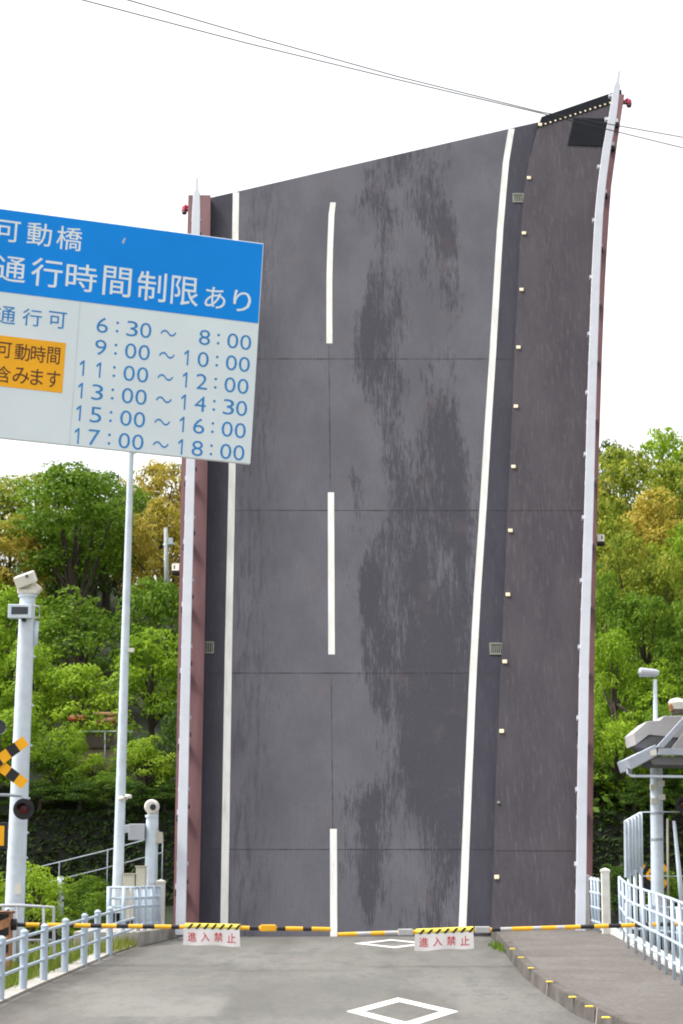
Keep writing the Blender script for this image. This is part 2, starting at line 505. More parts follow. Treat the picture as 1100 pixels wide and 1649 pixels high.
# ------------------------------------------------------------ text
ONE = [(0.52, 0), (0.74, 0), (0.74, 1), (0.56, 1), (0.10, 0.80), (0.10, 0.64), (0.52, 0.81)]
def text_mesh(chars, size_off=0.0):
    """chars: list of (string, a0, a1, b0, b1): each fitted to its box; returns verts, faces in the (a, b) plane"""
    V, F = [], []
    for st, a0, a1, b0, b1 in chars:
        if st == '1':
            k = len(V)
            V += [(a0 + x * (a1 - a0), b0 + y * (b1 - b0)) for x, y in ONE]
            F += [[k + 0, k + 1, k + 2, k + 6], [k + 6, k + 2, k + 3], [k + 6, k + 3, k + 4, k + 5]]
            continue
        cu = bpy.data.curves.new('lettering_source', 'FONT')
        cu.body = st
        cu.resolution_u = 3
        cu.offset = size_off
        o = bpy.data.objects.new('lettering_source', cu)
        COL.objects.link(o)
        dg = bpy.context.evaluated_depsgraph_get()
        dg.update()
        me = bpy.data.meshes.new_from_object(o.evaluated_get(dg))
        vs = [v.co.copy() for v in me.vertices]
        fs = [list(p.vertices) for p in me.polygons]
        bpy.data.objects.remove(o); bpy.data.curves.remove(cu); bpy.data.meshes.remove(me)
        if not vs: continue
        x0, x1 = min(v.x for v in vs), max(v.x for v in vs)
        y0, y1 = min(v.y for v in vs), max(v.y for v in vs)
        k = len(V)
        for v in vs:
            V.append((a0 + (v.x - x0) / max(x1 - x0, 1e-6) * (a1 - a0), b0 + (v.y - y0) / max(y1 - y0, 1e-6) * (b1 - b0)))
        F += [[i + k for i in f] for f in fs]
    return V, F

# ============================================================ SETTING
def strip_sheet(mb, left, right, mi=0):
    vs = []
    for a, b in zip(left, right):
        vs += [a, b]
    mb.add(vs, [(2 * i, 2 * i + 1, 2 * i + 3, 2 * i + 2) for i in range(len(left) - 1)], mi)
# ground sheet to the horizon
g = MB(); g.add([(-1500, -300, -2.4), (1500, -300, -2.4), (1500, 2500, -2.4), (-1500, 2500, -2.4)], [(0, 1, 2, 3)])
tag(g.build('ground', 'ground_grass'), kind='structure')
wt = MB(); wt.add([(-120, 48.3, -1.7), (120, 48.3, -1.7), (120, 71.5, -1.7), (-120, 71.5, -1.7)], [(0, 1, 2, 3)])
tag(wt.build('water', 'water'), kind='structure')
# near bank: earth body under the road, with a quay face towards the water
prof = [(-12, road_z(-12)), (18, road_z(18)), (47.6, road_z(47.0))]
nb = MB()
for x0, x1, dz in ((-60, -4.3, -0.10), (-4.3, 6.4, -0.16), (6.4, 60, -0.32)):
    top = [(x0, y, z + dz) for y, z in prof] + [(x1, y, z + dz) for y, z in prof[::-1]]
    poly = [(x0, y, z + dz) for y, z in prof] + [(x0, 47.6, -2.39), (x0, -12, -2.39)]
    nb.prism(poly, (x1 - x0, 0, 0))
tag(nb.build('near_bank', 'verge_soil'), kind='structure')

# kerb line on the right (foot of the kerb on the road) from the photo
kerb_px = [(1010, 1676), (960, 1649), (929, 1636), (880, 1603), (845, 1575), (826, 1552), (812, 1534), (800, 1519), (787, 1506)]
kerb = [road(*p) for p in kerb_px]
k0 = kerb[0]
kerb = [Vector((3.9, 10, road_z(10))), Vector((3.75, 18, road_z(18)))] + kerb
kerb.append(Vector((3.36, 47.1, road_z(47.1))))
left_edge = [(-5.35, 10), (-5.2, 18), (-4.95, 26), (-4.86, 31), (-4.66, 36), (-4.5, 41), (-4.15, 45), (-3.95, 47.1)]
def lx(Y):
    for (x0, y0), (x1, y1) in zip(left_edge, left_edge[1:]):
        if y0 <= Y <= y1: return x0 + (x1 - x0) * (Y - y0) / (y1 - y0)
    return left_edge[0][0] if Y < 10 else left_edge[-1][0]
rm = MB()
Lp = [Vector((lx(k.y), k.y, road_z(k.y))) for k in kerb]
strip_sheet(rm, Lp, kerb)
Lb = [Vector((-5.35, -12, road_z(0))), Lp[0]]; Rb = [Vector((3.9, -12, road_z(0))), kerb[0]]
strip_sheet(rm, Lb, Rb)
tag(rm.build('road', 'road_asphalt'), kind='structure')
# end sill of the road at the hinge
es = MB(); es.box((-0.3, 47.16, -0.3), (7.4, 0.1, 0.585)); es.build('road_end_sill', 'concrete')
tag(bpy.data.objects['road_end_sill'], kind='structure')

# sidewalk: kerb stones and paved top, 0.2 m above the road
KH = 0.2
right_out = [(5.25, 10), (5.2, 18), (5.25, 26), (5.32, 32.5), (5.5, 38), (5.78, 44), (5.7, 47.1)]
def rx(Y):
    for (x0, y0), (x1, y1) in zip(right_out, right_out[1:]):
        if y0 <= Y <= y1: return x0 + (x1 - x0) * (Y - y0) / (y1 - y0)
    return right_out[0][0] if Y < 10 else right_out[-1][0]
up = Vector((0, 0, KH))
ks = MB()
kin = []
for i, k in enumerate(kerb):
    t = (kerb[min(i + 1, len(kerb) - 1)] - kerb[max(i - 1, 0)]); t.z = 0; t.normalize()
    nrm = Vector((t.y, -t.x, 0))
    kin.append(k + nrm * 0.17)
bat = [k + (kin[i] - k) * 0.14 + up for i, k in enumerate(kerb)]
low = [k - Vector((0, 0, 0.1)) for k in kerb]
strip_sheet(ks, low, bat)
strip_sheet(ks, bat, [k + up for k in kin])
strip_sheet(ks, [k + up for k in kin], [k - Vector((0, 0, 0.1)) for k in kin])
strip_sheet(ks, low[-1:] + bat[-1:], [kin[-1] - Vector((0, 0, 0.1))] + [kin[-1] + up])
# joints between the kerb stones
for i in range(3, len(kerb) - 2, 2):
    a, b = kerb[i], bat[i]
    d = (kerb[i + 1] - kerb[i - 1]).normalized() * 0.012
    nn = (kerb[i] - kin[i]).normalized() * 0.003
    ks.add([a - d + nn, a + d + nn, b + d + nn, b - d + nn], [(0, 1, 2, 3)], 1)
tag(ks.build('kerb', ['kerb_stone', 'pale_concrete']), kind='structure')
sw = MB()
strip_sheet(sw, [k + Vector((0, 0, KH - 0.005)) for k in kin], [Vector((rx(k.y), k.y, road_z(k.y) + KH - 0.005)) for k in kerb])
tag(sw.build('sidewalk', 'walk_asphalt'), kind='structure')
# concrete edge strips carrying the two railings
def edge_strip(fn, x_off0, x_off1, y0, y1, z0, z1, mname):
    m_ = MB()
    n = 12
    a, b, c, d = [], [], [], []
    for i in range(n + 1):
        Y = y0 + (y1 - y0) * i / n
        rz = road_z(Y)
        a.append(Vector((fn(Y) + x_off0, Y, rz + z0))); b.append(Vector((fn(Y) + x_off0, Y, rz + z1)))
        c.append(Vector((fn(Y) + x_off1, Y, rz + z1))); d.append(Vector((fn(Y) + x_off1, Y, rz + z0)))
    strip_sheet(m_, a, b); strip_sheet(m_, b, c); strip_sheet(m_, c, d)
    m_.add([a[-1], b[-1], c[-1], d[-1]], [(0, 1, 2, 3)])
    return tag(m_.build(mname, 'pale_concrete' if x_off0 > 0 else 'concrete'), kind='structure')
edge_strip(rx, 0.002, 0.34, 10, 46.4, -0.3, KH + 0.05, 'sidewalk_edge')
edge_strip(lx, -0.32, -0.002, 10, 43.2, -0.3, 0.035, 'road_edge')

# diamond crosswalk warnings painted on the road
def diamond(cy, half_l, half_w, cx, wd):
    m_ = MB()
    def P(a, b): return Vector((cx + a, cy + b, road_z(cy + b) + 0.004))
    o = [P(0, -half_l), P(half_w, 0), P(0, half_l), P(-half_w, 0)]
    kx, ky = 1 - wd / half_w * 1.05, 1 - wd / half_w * 1.05
    i = [P(0, -half_l * ky), P(half_w * kx, 0), P(0, half_l * ky), P(-half_w * kx, 0)]
    m_.add(o + i, [(k, (k + 1) % 4, 4 + (k + 1) % 4, 4 + k) for k in range(4)])
    return tag(m_.build('diamond_marking', 'marking_paint'), kind='structure')
A, B = road(648, 1655), road(648, 1607)
diamond((A.y + B.y) / 2, (B.y - A.y) / 2, 0.77, A.x * 0.5 + B.x * 0.5, 0.235)
A, B = road(632, 1526), road(632, 1512)
diamond((A.y + B.y) / 2 - 0.2, (B.y - A.y) / 2, 0.83, A.x * 0.5 + B.x * 0.5, 0.24)

# far bank and wooded hill
def hill(x, Y):
    f = lambda a, b, t: a + (b - a) * max(0, min(1, t))
    z = -0.4
    if Y > 73: z += f(0, 0.6, (Y - 73) / 2)
    if Y > 75: z += f(0, 3.2, (Y - 75) / 1.2)
    if Y > 76: z += f(0, 13.2, (Y - 76) / 34)
    if Y > 110: z += f(0, 3, (Y - 110) / 40)
    if Y > 160: z -= f(0, 14, (Y - 160) / 300)
    return z + 0.35 * math.sin(x * 0.35 + Y * 0.21) * (1 if Y > 78 else 0)
hm = MB()
xs = [-260, -150, -90] + list(range(-60, 61, 2)) + [90, 150, 260]
ys = [71.5, 73, 75, 75.4, 75.8, 76.2, 78, 80, 83, 86, 90, 95, 100, 105, 110, 120, 140, 160, 250, 460]
vv = [(x, y, hill(x, y)) for y in ys for x in xs]
nx = len(xs)
hm.add(vv, [(j * nx + i, j * nx + i + 1, (j + 1) * nx + i + 1, (j + 1) * nx + i) for j in range(len(ys) - 1) for i in range(nx - 1)], 0, True)
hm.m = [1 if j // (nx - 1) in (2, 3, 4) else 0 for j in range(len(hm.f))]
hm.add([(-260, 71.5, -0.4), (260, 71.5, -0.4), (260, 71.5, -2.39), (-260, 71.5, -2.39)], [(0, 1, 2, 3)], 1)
tag(hm.build('wooded_hill', ['hill_soil', 'bank_rock']), kind='structure')

# ============================================================ MOVABLE BRIDGE LEAF
br = thing('movable_bridge', (0, HY, HZ), 'raised leaf of a movable road bridge, dark asphalt standing almost upright between white railings', 'bridge')
br.rotation_euler = (TILT, 0, 0)
def lb(mb, name, mats, parent=br, bevel=0.0):
    return mb.build(name, mats, parent, bevel, local=True)
YB, = (1512,)
studs = [(870, 201), (852, 287), (844, 376), (840, 467), (835, 560), (831, 655), (827, 752), (822, 855), (818, 958), (813, 1066), (808, 1178), (803, 1293), (800, 1413)]
walk_edge = [(x - 6, y) for x, y in studs] + [(790, 1512)]
l_line = [(380, 310), (374, 750), (368, 1043), (361, 1490)]
r_line = [(824, 206), (815, 260), (806, 360), (800, 460), (793, 580), (785, 700), (778, 820), (769, 950), (761, 1100), (753, 1290), (745, 1488)]
l_in = [(339, 318), (334, 750), (329, 1043), (320, 1490)]
l_out = [(303, 322), (292, 750), (287, 1043), (279, 1490)]
r_rail = [(999, 135), (989, 175), (977, 240), (966, 320), (960, 430), (957, 520), (953, 640), (949, 800), (945, 930), (941, 1060), (938, 1250), (935, 1500)]
r_out = [(1006, 152), (1001, 180), (993, 240), (984, 300), (975, 440), (970, 560), (966, 690), (962, 800), (959, 950), (957, 1100), (955, 1300), (953, 1500)]
l_rail = [(317, 300), (311, 600), (306, 800), (301, 1000), (296, 1250), (291, 1500)]
end_l = lambda px: 318 + (px - 340) * (196 - 318) / (868 - 340)
def end_v(px, py0=None):
    return dk(px, end_l(px))[1]
VB = -0.25
def line_uv(tab, h=0.0, vmax=None, n=26, shift=0.0):
    """polyline on the leaf following a photo edge, from the hinge to the end"""
    ys_ = [min(t[1] for t in tab) + (max(t[1] for t in tab) - min(t[1] for t in tab)) * i / n for i in range(n + 1)]
    pts = [dk(interp(tab, y) + shift, y, h) for y in ys_][::-1]
    # down to the hinge
    (u0, v0), (u1, v1) = pts[0], pts[3]
    pts = [(u0 + (u1 - u0) * (VB - v0) / (v1 - v0), VB)] + [p for p in pts if p[1] > VB + 0.1]
    return pts
def resample(pts, vs):
    out = []
    for v in vs:
        for (u0, v0), (u1, v1) in zip(pts, pts[1:]):
            if v0 <= v <= v1: break
        out.append(u0 + (u1 - u0) * (v - v0) / (v1 - v0 + 1e-9))
    return out
PL = {k: line_uv(t) for k, t in (('lin', l_in), ('ll', l_line), ('rl', r_line), ('we', walk_edge))}
# end of the roadway is a straight skewed edge in (u, v)
E0, E1 = dk(340, 318), dk(868, 196)
def vend(u):
    return E0[1] + (E1[1] - E0[1]) * (u - E0[0]) / (E1[0] - E0[0])
NS = 30
def edge_pts(pl, ext=0.0):
    # last parameter: where the line meets the skewed end
    ue = pl[-1][0]
    ve = vend(ue)
    vs_ = [VB + (ve - VB) * i / NS for i in range(NS + 1)]
    return list(zip(resample(pl, vs_), vs_))
EL = {k: edge_pts(p) for k, p in PL.items()}
top = MB()
def strip(mb, a, b, h, mi):
    strip_sheet(mb, [Vector((u, v, h)) for u, v in a], [Vector((u, v, h)) for u, v in b], mi)
strip(top, EL['lin'], EL['ll'], 0, 1)
strip(top, EL['ll'], EL['rl'], 0, 0)
strip(top, EL['rl'], EL['we'], 0, 1)
strip(top, EL['we'], [(u + 0.35, v) for u, v in EL['we']], -0.004, 1)
# sides and underside of the slab
T = 0.42
def wall(mb, a, h0, h1, mi):
    strip_sheet(mb, [Vector((u, v, h0)) for u, v in a], [Vector((u, v, h1)) for u, v in a], mi)
wall(top, [EL['lin'][-1], EL['we'][-1]], 0, -T, 2)
strip(top, EL['lin'], EL['we'], -T, 2)
wall(top, [EL['lin'][0], EL['we'][0]], 0, -T, 2)
lb(top, 'deck', ['leaf_asphalt', 'leaf_margin', 'girder_paint'])
# raised walkway on the right
WH = 0.16
W_out = line_uv(r_rail, 0.9)          # foot line under the right railing
F0, F1 = dk(872, 190, WH), dk(988, 150, WH)
def vend_w(u): return F0[1] + (F1[1] - F0[1]) * (u - F0[0]) / (F1[0] - F0[0])
def walk_pts(pl, ext=0.0):
    ue = pl[-1][0]; ve = vend_w(ue) + ext
    vs_ = [VB + (ve - VB) * i / NS for i in range(NS + 1)]
    return list(zip(resample(pl[:-1] + [(pl[-1][0] + (pl[-1][0] - pl[-2][0]) * 0.5, max(ve + 0.01, pl[-1][1]))], vs_), vs_))
wi, wo_ = walk_pts(PL['we']), walk_pts(W_out)
wk = MB()
strip(wk, wi, wo_, WH, 0)
wall(wk, wi, 0.0, WH, 1)
wall(wk, [wi[-1], wo_[-1]], WH, -T, 2)
strip(wk, wi, wo_, -T, 2)
lb(wk, 'walkway', ['leaf_walk', 'leaf_margin', 'girder_paint'])
# end plate of the walkway with a row of bolts
ep = MB()
(ua, va), (ub, vb) = wi[-1], wo_[-1]
ep.add([(ua - 0.12, va - 0.32, WH + .006), (ub, vb - 0.34, WH + .006), (ub, vb + 0.10, WH + .006), (ua + 0.02, va + 0.10, WH + .006),
        (ua - 0.12, va - 0.32, WH - .1), (ub, vb - 0.34, WH - .1), (ub, vb + 0.10, WH - .1), (ua + 0.02, va + 0.10, WH - .1)],
       [(0, 1, 2, 3), (2, 3, 7, 6), (0, 4, 7, 3), (0, 1, 5, 4), (1, 2, 6, 5)])
epo = lb(ep, 'end_plate', 'steel_plate')
for i in range(17):
    t = (i + 0.5) / 17
    bt = MB(); bt.tube([(ua - .1 + (ub - ua + .1) * t, va - 0.27 + (vb - va) * t, WH + .006), (ua - .1 + (ub - ua + .1) * t, va - 0.27 + (vb - va) * t, WH + .03)], 0.028, 6); lb(bt, 'bolt', 'reflector_pale', epo)
hp = MB()
q = [dk(*p, WH + .004) for p in ((924, 190), (984, 192), (972, 236), (914, 234))]
hp.prism([(u, v, WH + 0.003) for u, v in q], (0, 0, 0.02))
lb(hp, 'hatch_plate', 'steel_plate')
# painted lines
def painted(tab, y0, y1, w0, w1, name, n=24, parent=br):
    m_ = MB(); a, b = [], []
    for i in range(n + 1):
        y = y0 + (y1 - y0) * i / n; wd = w0 + (w1 - w0) * i / n
        x = interp(tab, y)
        u, v = dk(x, y)
        s_ = wd / 2 / 66.0
        a.append((u - s_, v)); b.append((u + s_, v))
    strip(m_, a, b, 0.004, 0)
    return lb(m_, name, 'leaf_line')
painted(l_line, 1498, end_l(380) + 1, 11.5, 11.5, 'edge_line')
painted(r_line, 1498, end_l(824) + 1, 11.5, 11.5, 'edge_line')
c_line = [(537, 322), (534, 345), (532, 390), (530.5, 450), (530.5, 553), (533, 792), (534, 1054), (537, 1335), (537.5, 1510)]
for y0, y1 in ((553, 326), (1054, 793), (1509, 1335)):
    painted(c_line, y0, y1, 10.5, 10.5, 'centre_dash', 12)
# transverse joints and the joint along the centre
for y, xa, xb in ((578, 384, 829), (822, 340, 826), (1084, 336, 812), (1368, 330, 800)):
    m_ = MB(); (u0, v0), (u1, v1) = dk(xa, y), dk(xb, y)
    n = 40; a, b = [], []
    rnd = random.Random(y)
    for i in range(n + 1):
        t = i / n; wd = 0.004 + 0.012 * rnd.random() ** 1.5
        a.append((u0 + (u1 - u0) * t, v0 - wd)); b.append((u0 + (u1 - u0) * t, v0 + wd))
    strip(m_, a, b, 0.003, 0)
    lb(m_, 'transverse_joint', 'joint_rubber')
for y, xb in ((822, 940), (1370, 930)):
    m_ = MB(); (u0, v0), (u1, v1) = dk(interp(walk_edge, y) + 4, y, WH), dk(xb, y, WH)
    strip(m_, [(u0, v0 - .010), (u1, v0 - .016)], [(u0, v0 + .010), (u1, v0 + .004)], WH + 0.003, 0)
    lb(m_, 'walkway_joint', 'joint_rubber')
for y0, y1 in ((556, 790), (1092, 1333)):
    m_ = MB(); a, b = [], []
    rnd = random.Random(y0 + 5)
    for i in range(31):
        y = y0 + (y1 - y0) * i / 30
        u, v = dk(interp(c_line, y) - 1, y); wd = 0.003 + 0.011 * rnd.random() ** 2
        a.append((u - wd, v)); b.append((u + wd, v))
    strip(m_, a[::-1], b[::-1], 0.003, 0)
    lb(m_, 'centre_joint', 'joint_rubber')
# drain grates
for x, y in ((334, 1043), (799, 1045), (835, 319)):
    u, v = dk(x, y); m_ = MB(); s_ = 0.145
    for a, b in ((-1, 0), (1, 0)):
        m_.box((u + a * s_, v, 0.012), (0.03, 2 * s_ + .03, 0.02))
        m_.box((u, v + a * s_, 0.012), (2 * s_ - .03, 0.03, 0.02))
    for i in range(5):
        m_.box((u + (i - 2) * 0.05, v, 0.009), (0.018, 2 * s_ - .03, 0.012))
    m_.add([(u - s_, v - s_, .002), (u + s_, v - s_, .002), (u + s_, v + s_, .002), (u - s_, v + s_, .002)], [(0, 1, 2, 3)], 1)
    lb(m_, 'drain_grate', ['grate_metal', 'joint_rubber'])
# reflectors along the walkway kerb
for i, (x, y) in enumerate(studs):
    u, v = dk(x, y, WH); m_ = MB()
    sc = 0.6 if i == 11 else 1.0
    m_.prism([(u - .055 * sc, v - .05 * sc, WH), (u + .055 * sc, v - .05 * sc, WH), (u + .055 * sc, v + .05 * sc, WH), (u - .055 * sc, v + .05 * sc, WH)], (0, 0, 0.035))
    lb(m_, 'reflector', 'reflector_pale' if i != 11 else 'grate_metal', bevel=0.012)
# brown kerbs under the railings, side girders
GH = 0.24
KL_i, KL_o = line_uv(l_in, GH), line_uv(l_out, GH)
kl_end = dk(325, 314, GH)[1]
vsx = [VB + (kl_end - VB) * i / NS for i in range(NS + 1)]
ki, ko = list(zip(resample(KL_i, vsx), vsx)), list(zip(resample(KL_o, vsx), vsx))
m_ = MB(); strip(m_, ki, ko, GH, 0); wall(m_, ki, GH, -T, 0); wall(m_, ko, GH, -1.5, 0); wall(m_, [ki[-1], ko[-1]], GH, -1.5, 0)
ki2 = [(u - 0.25, v) for u, v in ki]
wall(m_, ki2, -T, -1.5, 0); strip(m_, ki2, ko, -1.5, 0)
lb(m_, 'side_girder', 'girder_paint')
KR_o = line_uv(r_out, GH)
kr_end = dk(1004, 152, GH)[1]
vsx = [VB + (kr_end - VB) * i / NS for i in range(NS + 1)]
ro = list(zip(resample(KR_o[:-1] + [(KR_o[-1][0], max(KR_o[-1][1], kr_end + .01))], vsx), vsx))
ri = list(zip(resample(W_out[:-1] + [(W_out[-1][0] + .03, max(W_out[-1][1], kr_end + .01))], vsx), vsx))
ri = [(min(u - 0.06, o_[0] - 0.2), v) for (u, v), o_ in zip(ri, ro)]
m_ = MB(); strip(m_, ri, ro, GH, 0); wall(m_, ri, GH, -T, 0); wall(m_, ro, GH, -1.5, 0); wall(m_, [ri[-1], ro[-1]], GH, -1.5, 0)
wall(m_, ri, -T, -1.5, 0); strip(m_, ri, ro, -1.5, 0)
lb(m_, 'side_girder', 'girder_paint')
# cross girders below
for v in (1.0, 5.5, 10.0, 14.5):
    m_ = MB(); m_.box((0.9, v, -0.85), (8.0, 0.25, 0.85)); lb(m_, 'cross_girder', 'girder_paint')
# white railings
post_y = [169, 207, 284, 371, 463, 555, 650, 750, 853, 955, 1063, 1178, 1294, 1415]
def railing(tab, side, vtip):
    RH = 1.12
    pts = line_uv(tab, RH)
    pts = [p for p in pts if p[1] < vtip - 0.5]
    du = (pts[-1][0] - pts[-4][0]) / (pts[-1][1] - pts[-4][1])
    tipu = pts[-1][0] + du * (vtip - pts[-1][1])
    m_ = MB()
    hw = 0.112
    prof_ = [(u, v, hw, 0.07) for u, v in pts] + [(pts[-1][0] + du * (vtip - .55 - pts[-1][1]), vtip - .55, hw * .8, .06),
             (pts[-1][0] + du * (vtip - .5 - pts[-1][1]), vtip - .48, hw * .5, .06), (tipu, vtip, hw * .3, .045)]
    vs_ = []
    for u, v, a, b in prof_:
        vs_ += [(u - a, v, RH - b), (u + a, v, RH - b), (u + a, v, RH + b), (u - a, v, RH + b)]
    n = len(prof_)
    fs = [(4 * i + k, 4 * i + (k + 1) % 4, 4 * (i + 1) + (k + 1) % 4, 4 * (i + 1) + k) for i in range(n - 1) for k in range(4)]
    fs += [(0, 1, 2, 3), tuple(4 * (n - 1) + k for k in range(4))]
    m_.add(vs_, fs)
    ro_ = lb(m_, 'railing', 'white_paint', bevel=0.012)
    for hh in (0.44, 0.66, 0.88):
        mm = MB(); mm.tube([(u, v, hh) for u, v in pts], 0.035, 6); lb(mm, 'lower_rail', 'white_paint', ro_)
    for y in post_y:
        v = dk(550, y, RH)[1]
        if v < 0 or v > vtip - 0.4 or v > prof_[-3][1]: continue
        u = resample([(p[0], p[1]) for p in prof_], [v])[0]
        mm = MB()
        mm.box((u + side * .0, v, (GH + RH) / 2 - .03), (0.10, 0.07, RH - GH - .06))
        mm.box((u + side * .10, v + .10, GH + .07), (0.20, 0.13, 0.14))
        mm.box((u + side * .10, v - .02, GH + .05), (0.22, 0.10, 0.10), mi=1)
        mm.box((u - side * .10, v - .02, RH - .14), (0.08, 0.08, 0.06), mi=1)
        mm.box((u, v + .35, RH - .02), (0.26, 0.10, 0.09))
        lb(mm, 'rail_post', ['white_paint', 'black_rubber'], ro_)
railing(l_rail, -1, dk(317, 287, 1.12)[1])
railing(r_rail, 1, dk(1001, 115, 1.12)[1])
# red marker lights at the tip of each girder, small side lamps
for (x, y), sgn in (((304, 338), -1), ((1006, 166), 1)):
    u, v = dk(x, y, 0.1); m_ = MB()
    m_.box((u + sgn * .02, v, 0.1), (0.14, 0.06, 0.06), mi=1)
    m_.tube([(u + sgn * .12, v - .12, 0.1), (u + sgn * .12, v - .05, 0.1)], 0.07, 10, 1)
    m_.tube([(u + sgn * .12, v - .05, 0.1), (u + sgn * .12, v + .08, 0.1), (u + sgn * .12, v + .14, .1)], [0.085, .085, .03], 10, 0)
    m_.tube([(u - sgn * .02, v + .05, 0.12), (u + sgn * .10, v + .16, .12)], 0.03, 6, 0)
    lb(m_, 'marker_light', ['beacon_red', 'girder_paint'])
for (x, y), sgn in (((287, 916), -1), ((963, 869), 1)):
    u, v = dk(x, y, 0.0); m_ = MB()
    m_.box((u + sgn * .06, v, 0.02), (0.18, 0.2, 0.16)); m_.box((u + sgn * .06, v - .13, 0.0), (0.18, 0.06, 0.12), mi=1)
    m_.box((u + sgn * .09, v, 0.102), (0.03, 0.1, 0.006), mi=1)
    lb(m_, 'side_lamp', ['camera_cream', 'black_rubber'])

# ============================================================ TIME RESTRICTION SIGN
SY = 17.0
TR, TL, BR = at(425, 392, SY), at(-45, 329, SY - 0.69), at(408, 748, SY + 0.02)
e1 = (TR - TL).normalized()
e2 = (TR - BR); e2 = (e2 - e1 * e2.dot(e1)).normalized()
e3 = e1.cross(e2)          # towards the camera
def sg(px, py):
    d = ray(px, py); c = Vector((0, 0, EYE))
    t = e3.dot(TR - c) / e3.dot(d)
    p = c + d * t - TR
    return p.dot(e1), p.dot(e2)
def SP3(a, b, h=0.0):
    return TR + e1 * a + e2 * b + e3 * h
SW, SH = -(TR - TL).length, sg(408, 748)[1]
MX = SP3(SW - 0.12, SH / 2, -0.25)
sign = thing('road_sign', (MX.x, MX.y, road_z(MX.y) - 0.1), 'large blue and white overhead sign board listing bridge passing hours', 'road sign')
m_ = MB()
m_.prism([SP3(SW, 0, -0.04), SP3(0, 0, -0.04), SP3(0, SH, -0.04), SP3(SW, SH, -0.04)], e3 * 0.04)
m_.build('panel', 'sign_white', sign, bevel=0.006)
a_h = sg(419, 521)[1]
m_ = MB()
m_.prism([SP3(SW + .008, -.008, 0.0005), SP3(-.008, -.008, 0.0005), SP3(-.008, a_h, 0.0005), SP3(SW + .008, a_h, 0.0005)], e3 * 0.0025)
hd = m_.build('blue_header', 'sign_blue', sign)
Z = 450 / 1100.0
def zb(x0, y0, x1, y1, skew=True):
    """box read in the enlarged crop of the sign -> plane coordinates (the board's own axes)"""
    pa = sg((x0) * Z, 250 + (y0 + y1) / 2 * Z); pb = sg(x1 * Z, 250 + (y0 + y1) / 2 * Z)
    pt = sg((x0 + x1) / 2 * Z, 250 + y0 * Z); pq = sg((x0 + x1) / 2 * Z, 250 + y1 * Z)
    return pa[0], pb[0], pq[1], pt[1]
def lettering(chars, matname, parent, h, off=0.004):
    V, F = text_mesh(chars, off)
    m_ = MB(); m_.add([SP3(a, b, h) for a, b in V], F)
    return m_.build('lettering', matname, parent)
# boxes of slanted glyphs: drop the slope of the board inside each box
def gb(ch, x0, x1, yc, hgt):
    """glyph from x0..x1 (crop px) centred on row height yc with crop height hgt"""
    pa, pb = sg(x0 * Z, 250 + yc * Z), sg(x1 * Z, 250 + yc * Z)
    c = sg((x0 + x1) / 2 * Z, 250 + yc * Z)
    t = sg((x0 + x1) / 2 * Z, 250 + (yc - hgt / 2) * Z)[1]; q = sg((x0 + x1) / 2 * Z, 250 + (yc + hgt / 2) * Z)[1]
    return (ch, pa[0], pb[0], q, t)
lettering([gb('可', -18, 80, 299, 84), gb('動', 106, 204, 312, 90), gb('橋', 222, 324, 328, 92)], 'sign_letter_white', hd, 0.0045)
lettering([gb('通', -14, 102, 449, 100), gb('行', 122, 246, 463, 112), gb('時', 259, 382, 482, 108), gb('間', 405, 517, 498, 116), gb('制', 540, 655, 517, 116), gb('限', 673, 782, 535, 114)], 'sign_letter_white', hd, 0.0045, 0.004)
lettering([gb('あ', 806, 888, 562, 84), gb('り', 918, 988, 575, 84)], 'sign_letter_white', hd, 0.0045)
lettering([gb('通', -20, 62, 629, 70), gb('行', 88, 165, 639, 68), gb('可', 190, 262, 649, 66)], 'sign_letter_blue', sign, 0.0015)
# hours: fixed columns, six rows
cols = [338, 403, 462, 521, 574, 663, 742, 806, 860, 917, 968]
rows = ['06:30~08:00', '09:00~10:00', '11:00~12:00', '13:00~14:30', '15:00~16:00', '17:00~18:00']
ca = [sg(c * Z, 250 + (670 + (c - 403) * 0.100) * Z)[0] for c in cols]
b1 = sg(403 * Z, 250 + 669 * Z)[1]; b6 = sg(378 * Z, 250 + 1112 * Z)[1]
gw = 46 * Z / 3290 * SY; gh = 63 * Z / 3290 * SY
for r_, st in enumerate(rows):
    ch = []
    bc = b1 + (b6 - b1) * r_ / 5
    for k, c in enumerate(st):
        a = ca[k]
        if c == '0' and k in (0, 6): continue
        if c == ':':
            for dy in (-.32, .32):
                ch.append(('.', a - gw * .12, a + gw * .12, bc + gh * dy * .85 - gw * .12, bc + gh * dy * .85 + gw * .12))
        elif c == '~':
            ch.append(('～', a - gw * .70, a + gw * .70, bc - gh * .2, bc + gh * .2))
        else:
            wd = gw * (0.62 if c == '1' else 1.0)
            off_ = 0
            ch.append((c, a - wd / 2 - off_ * 0, a + wd / 2, bc - gh / 2, bc + gh / 2))
    lettering(ch, 'sign_letter_blue', sign, 0.0015, -0.004)
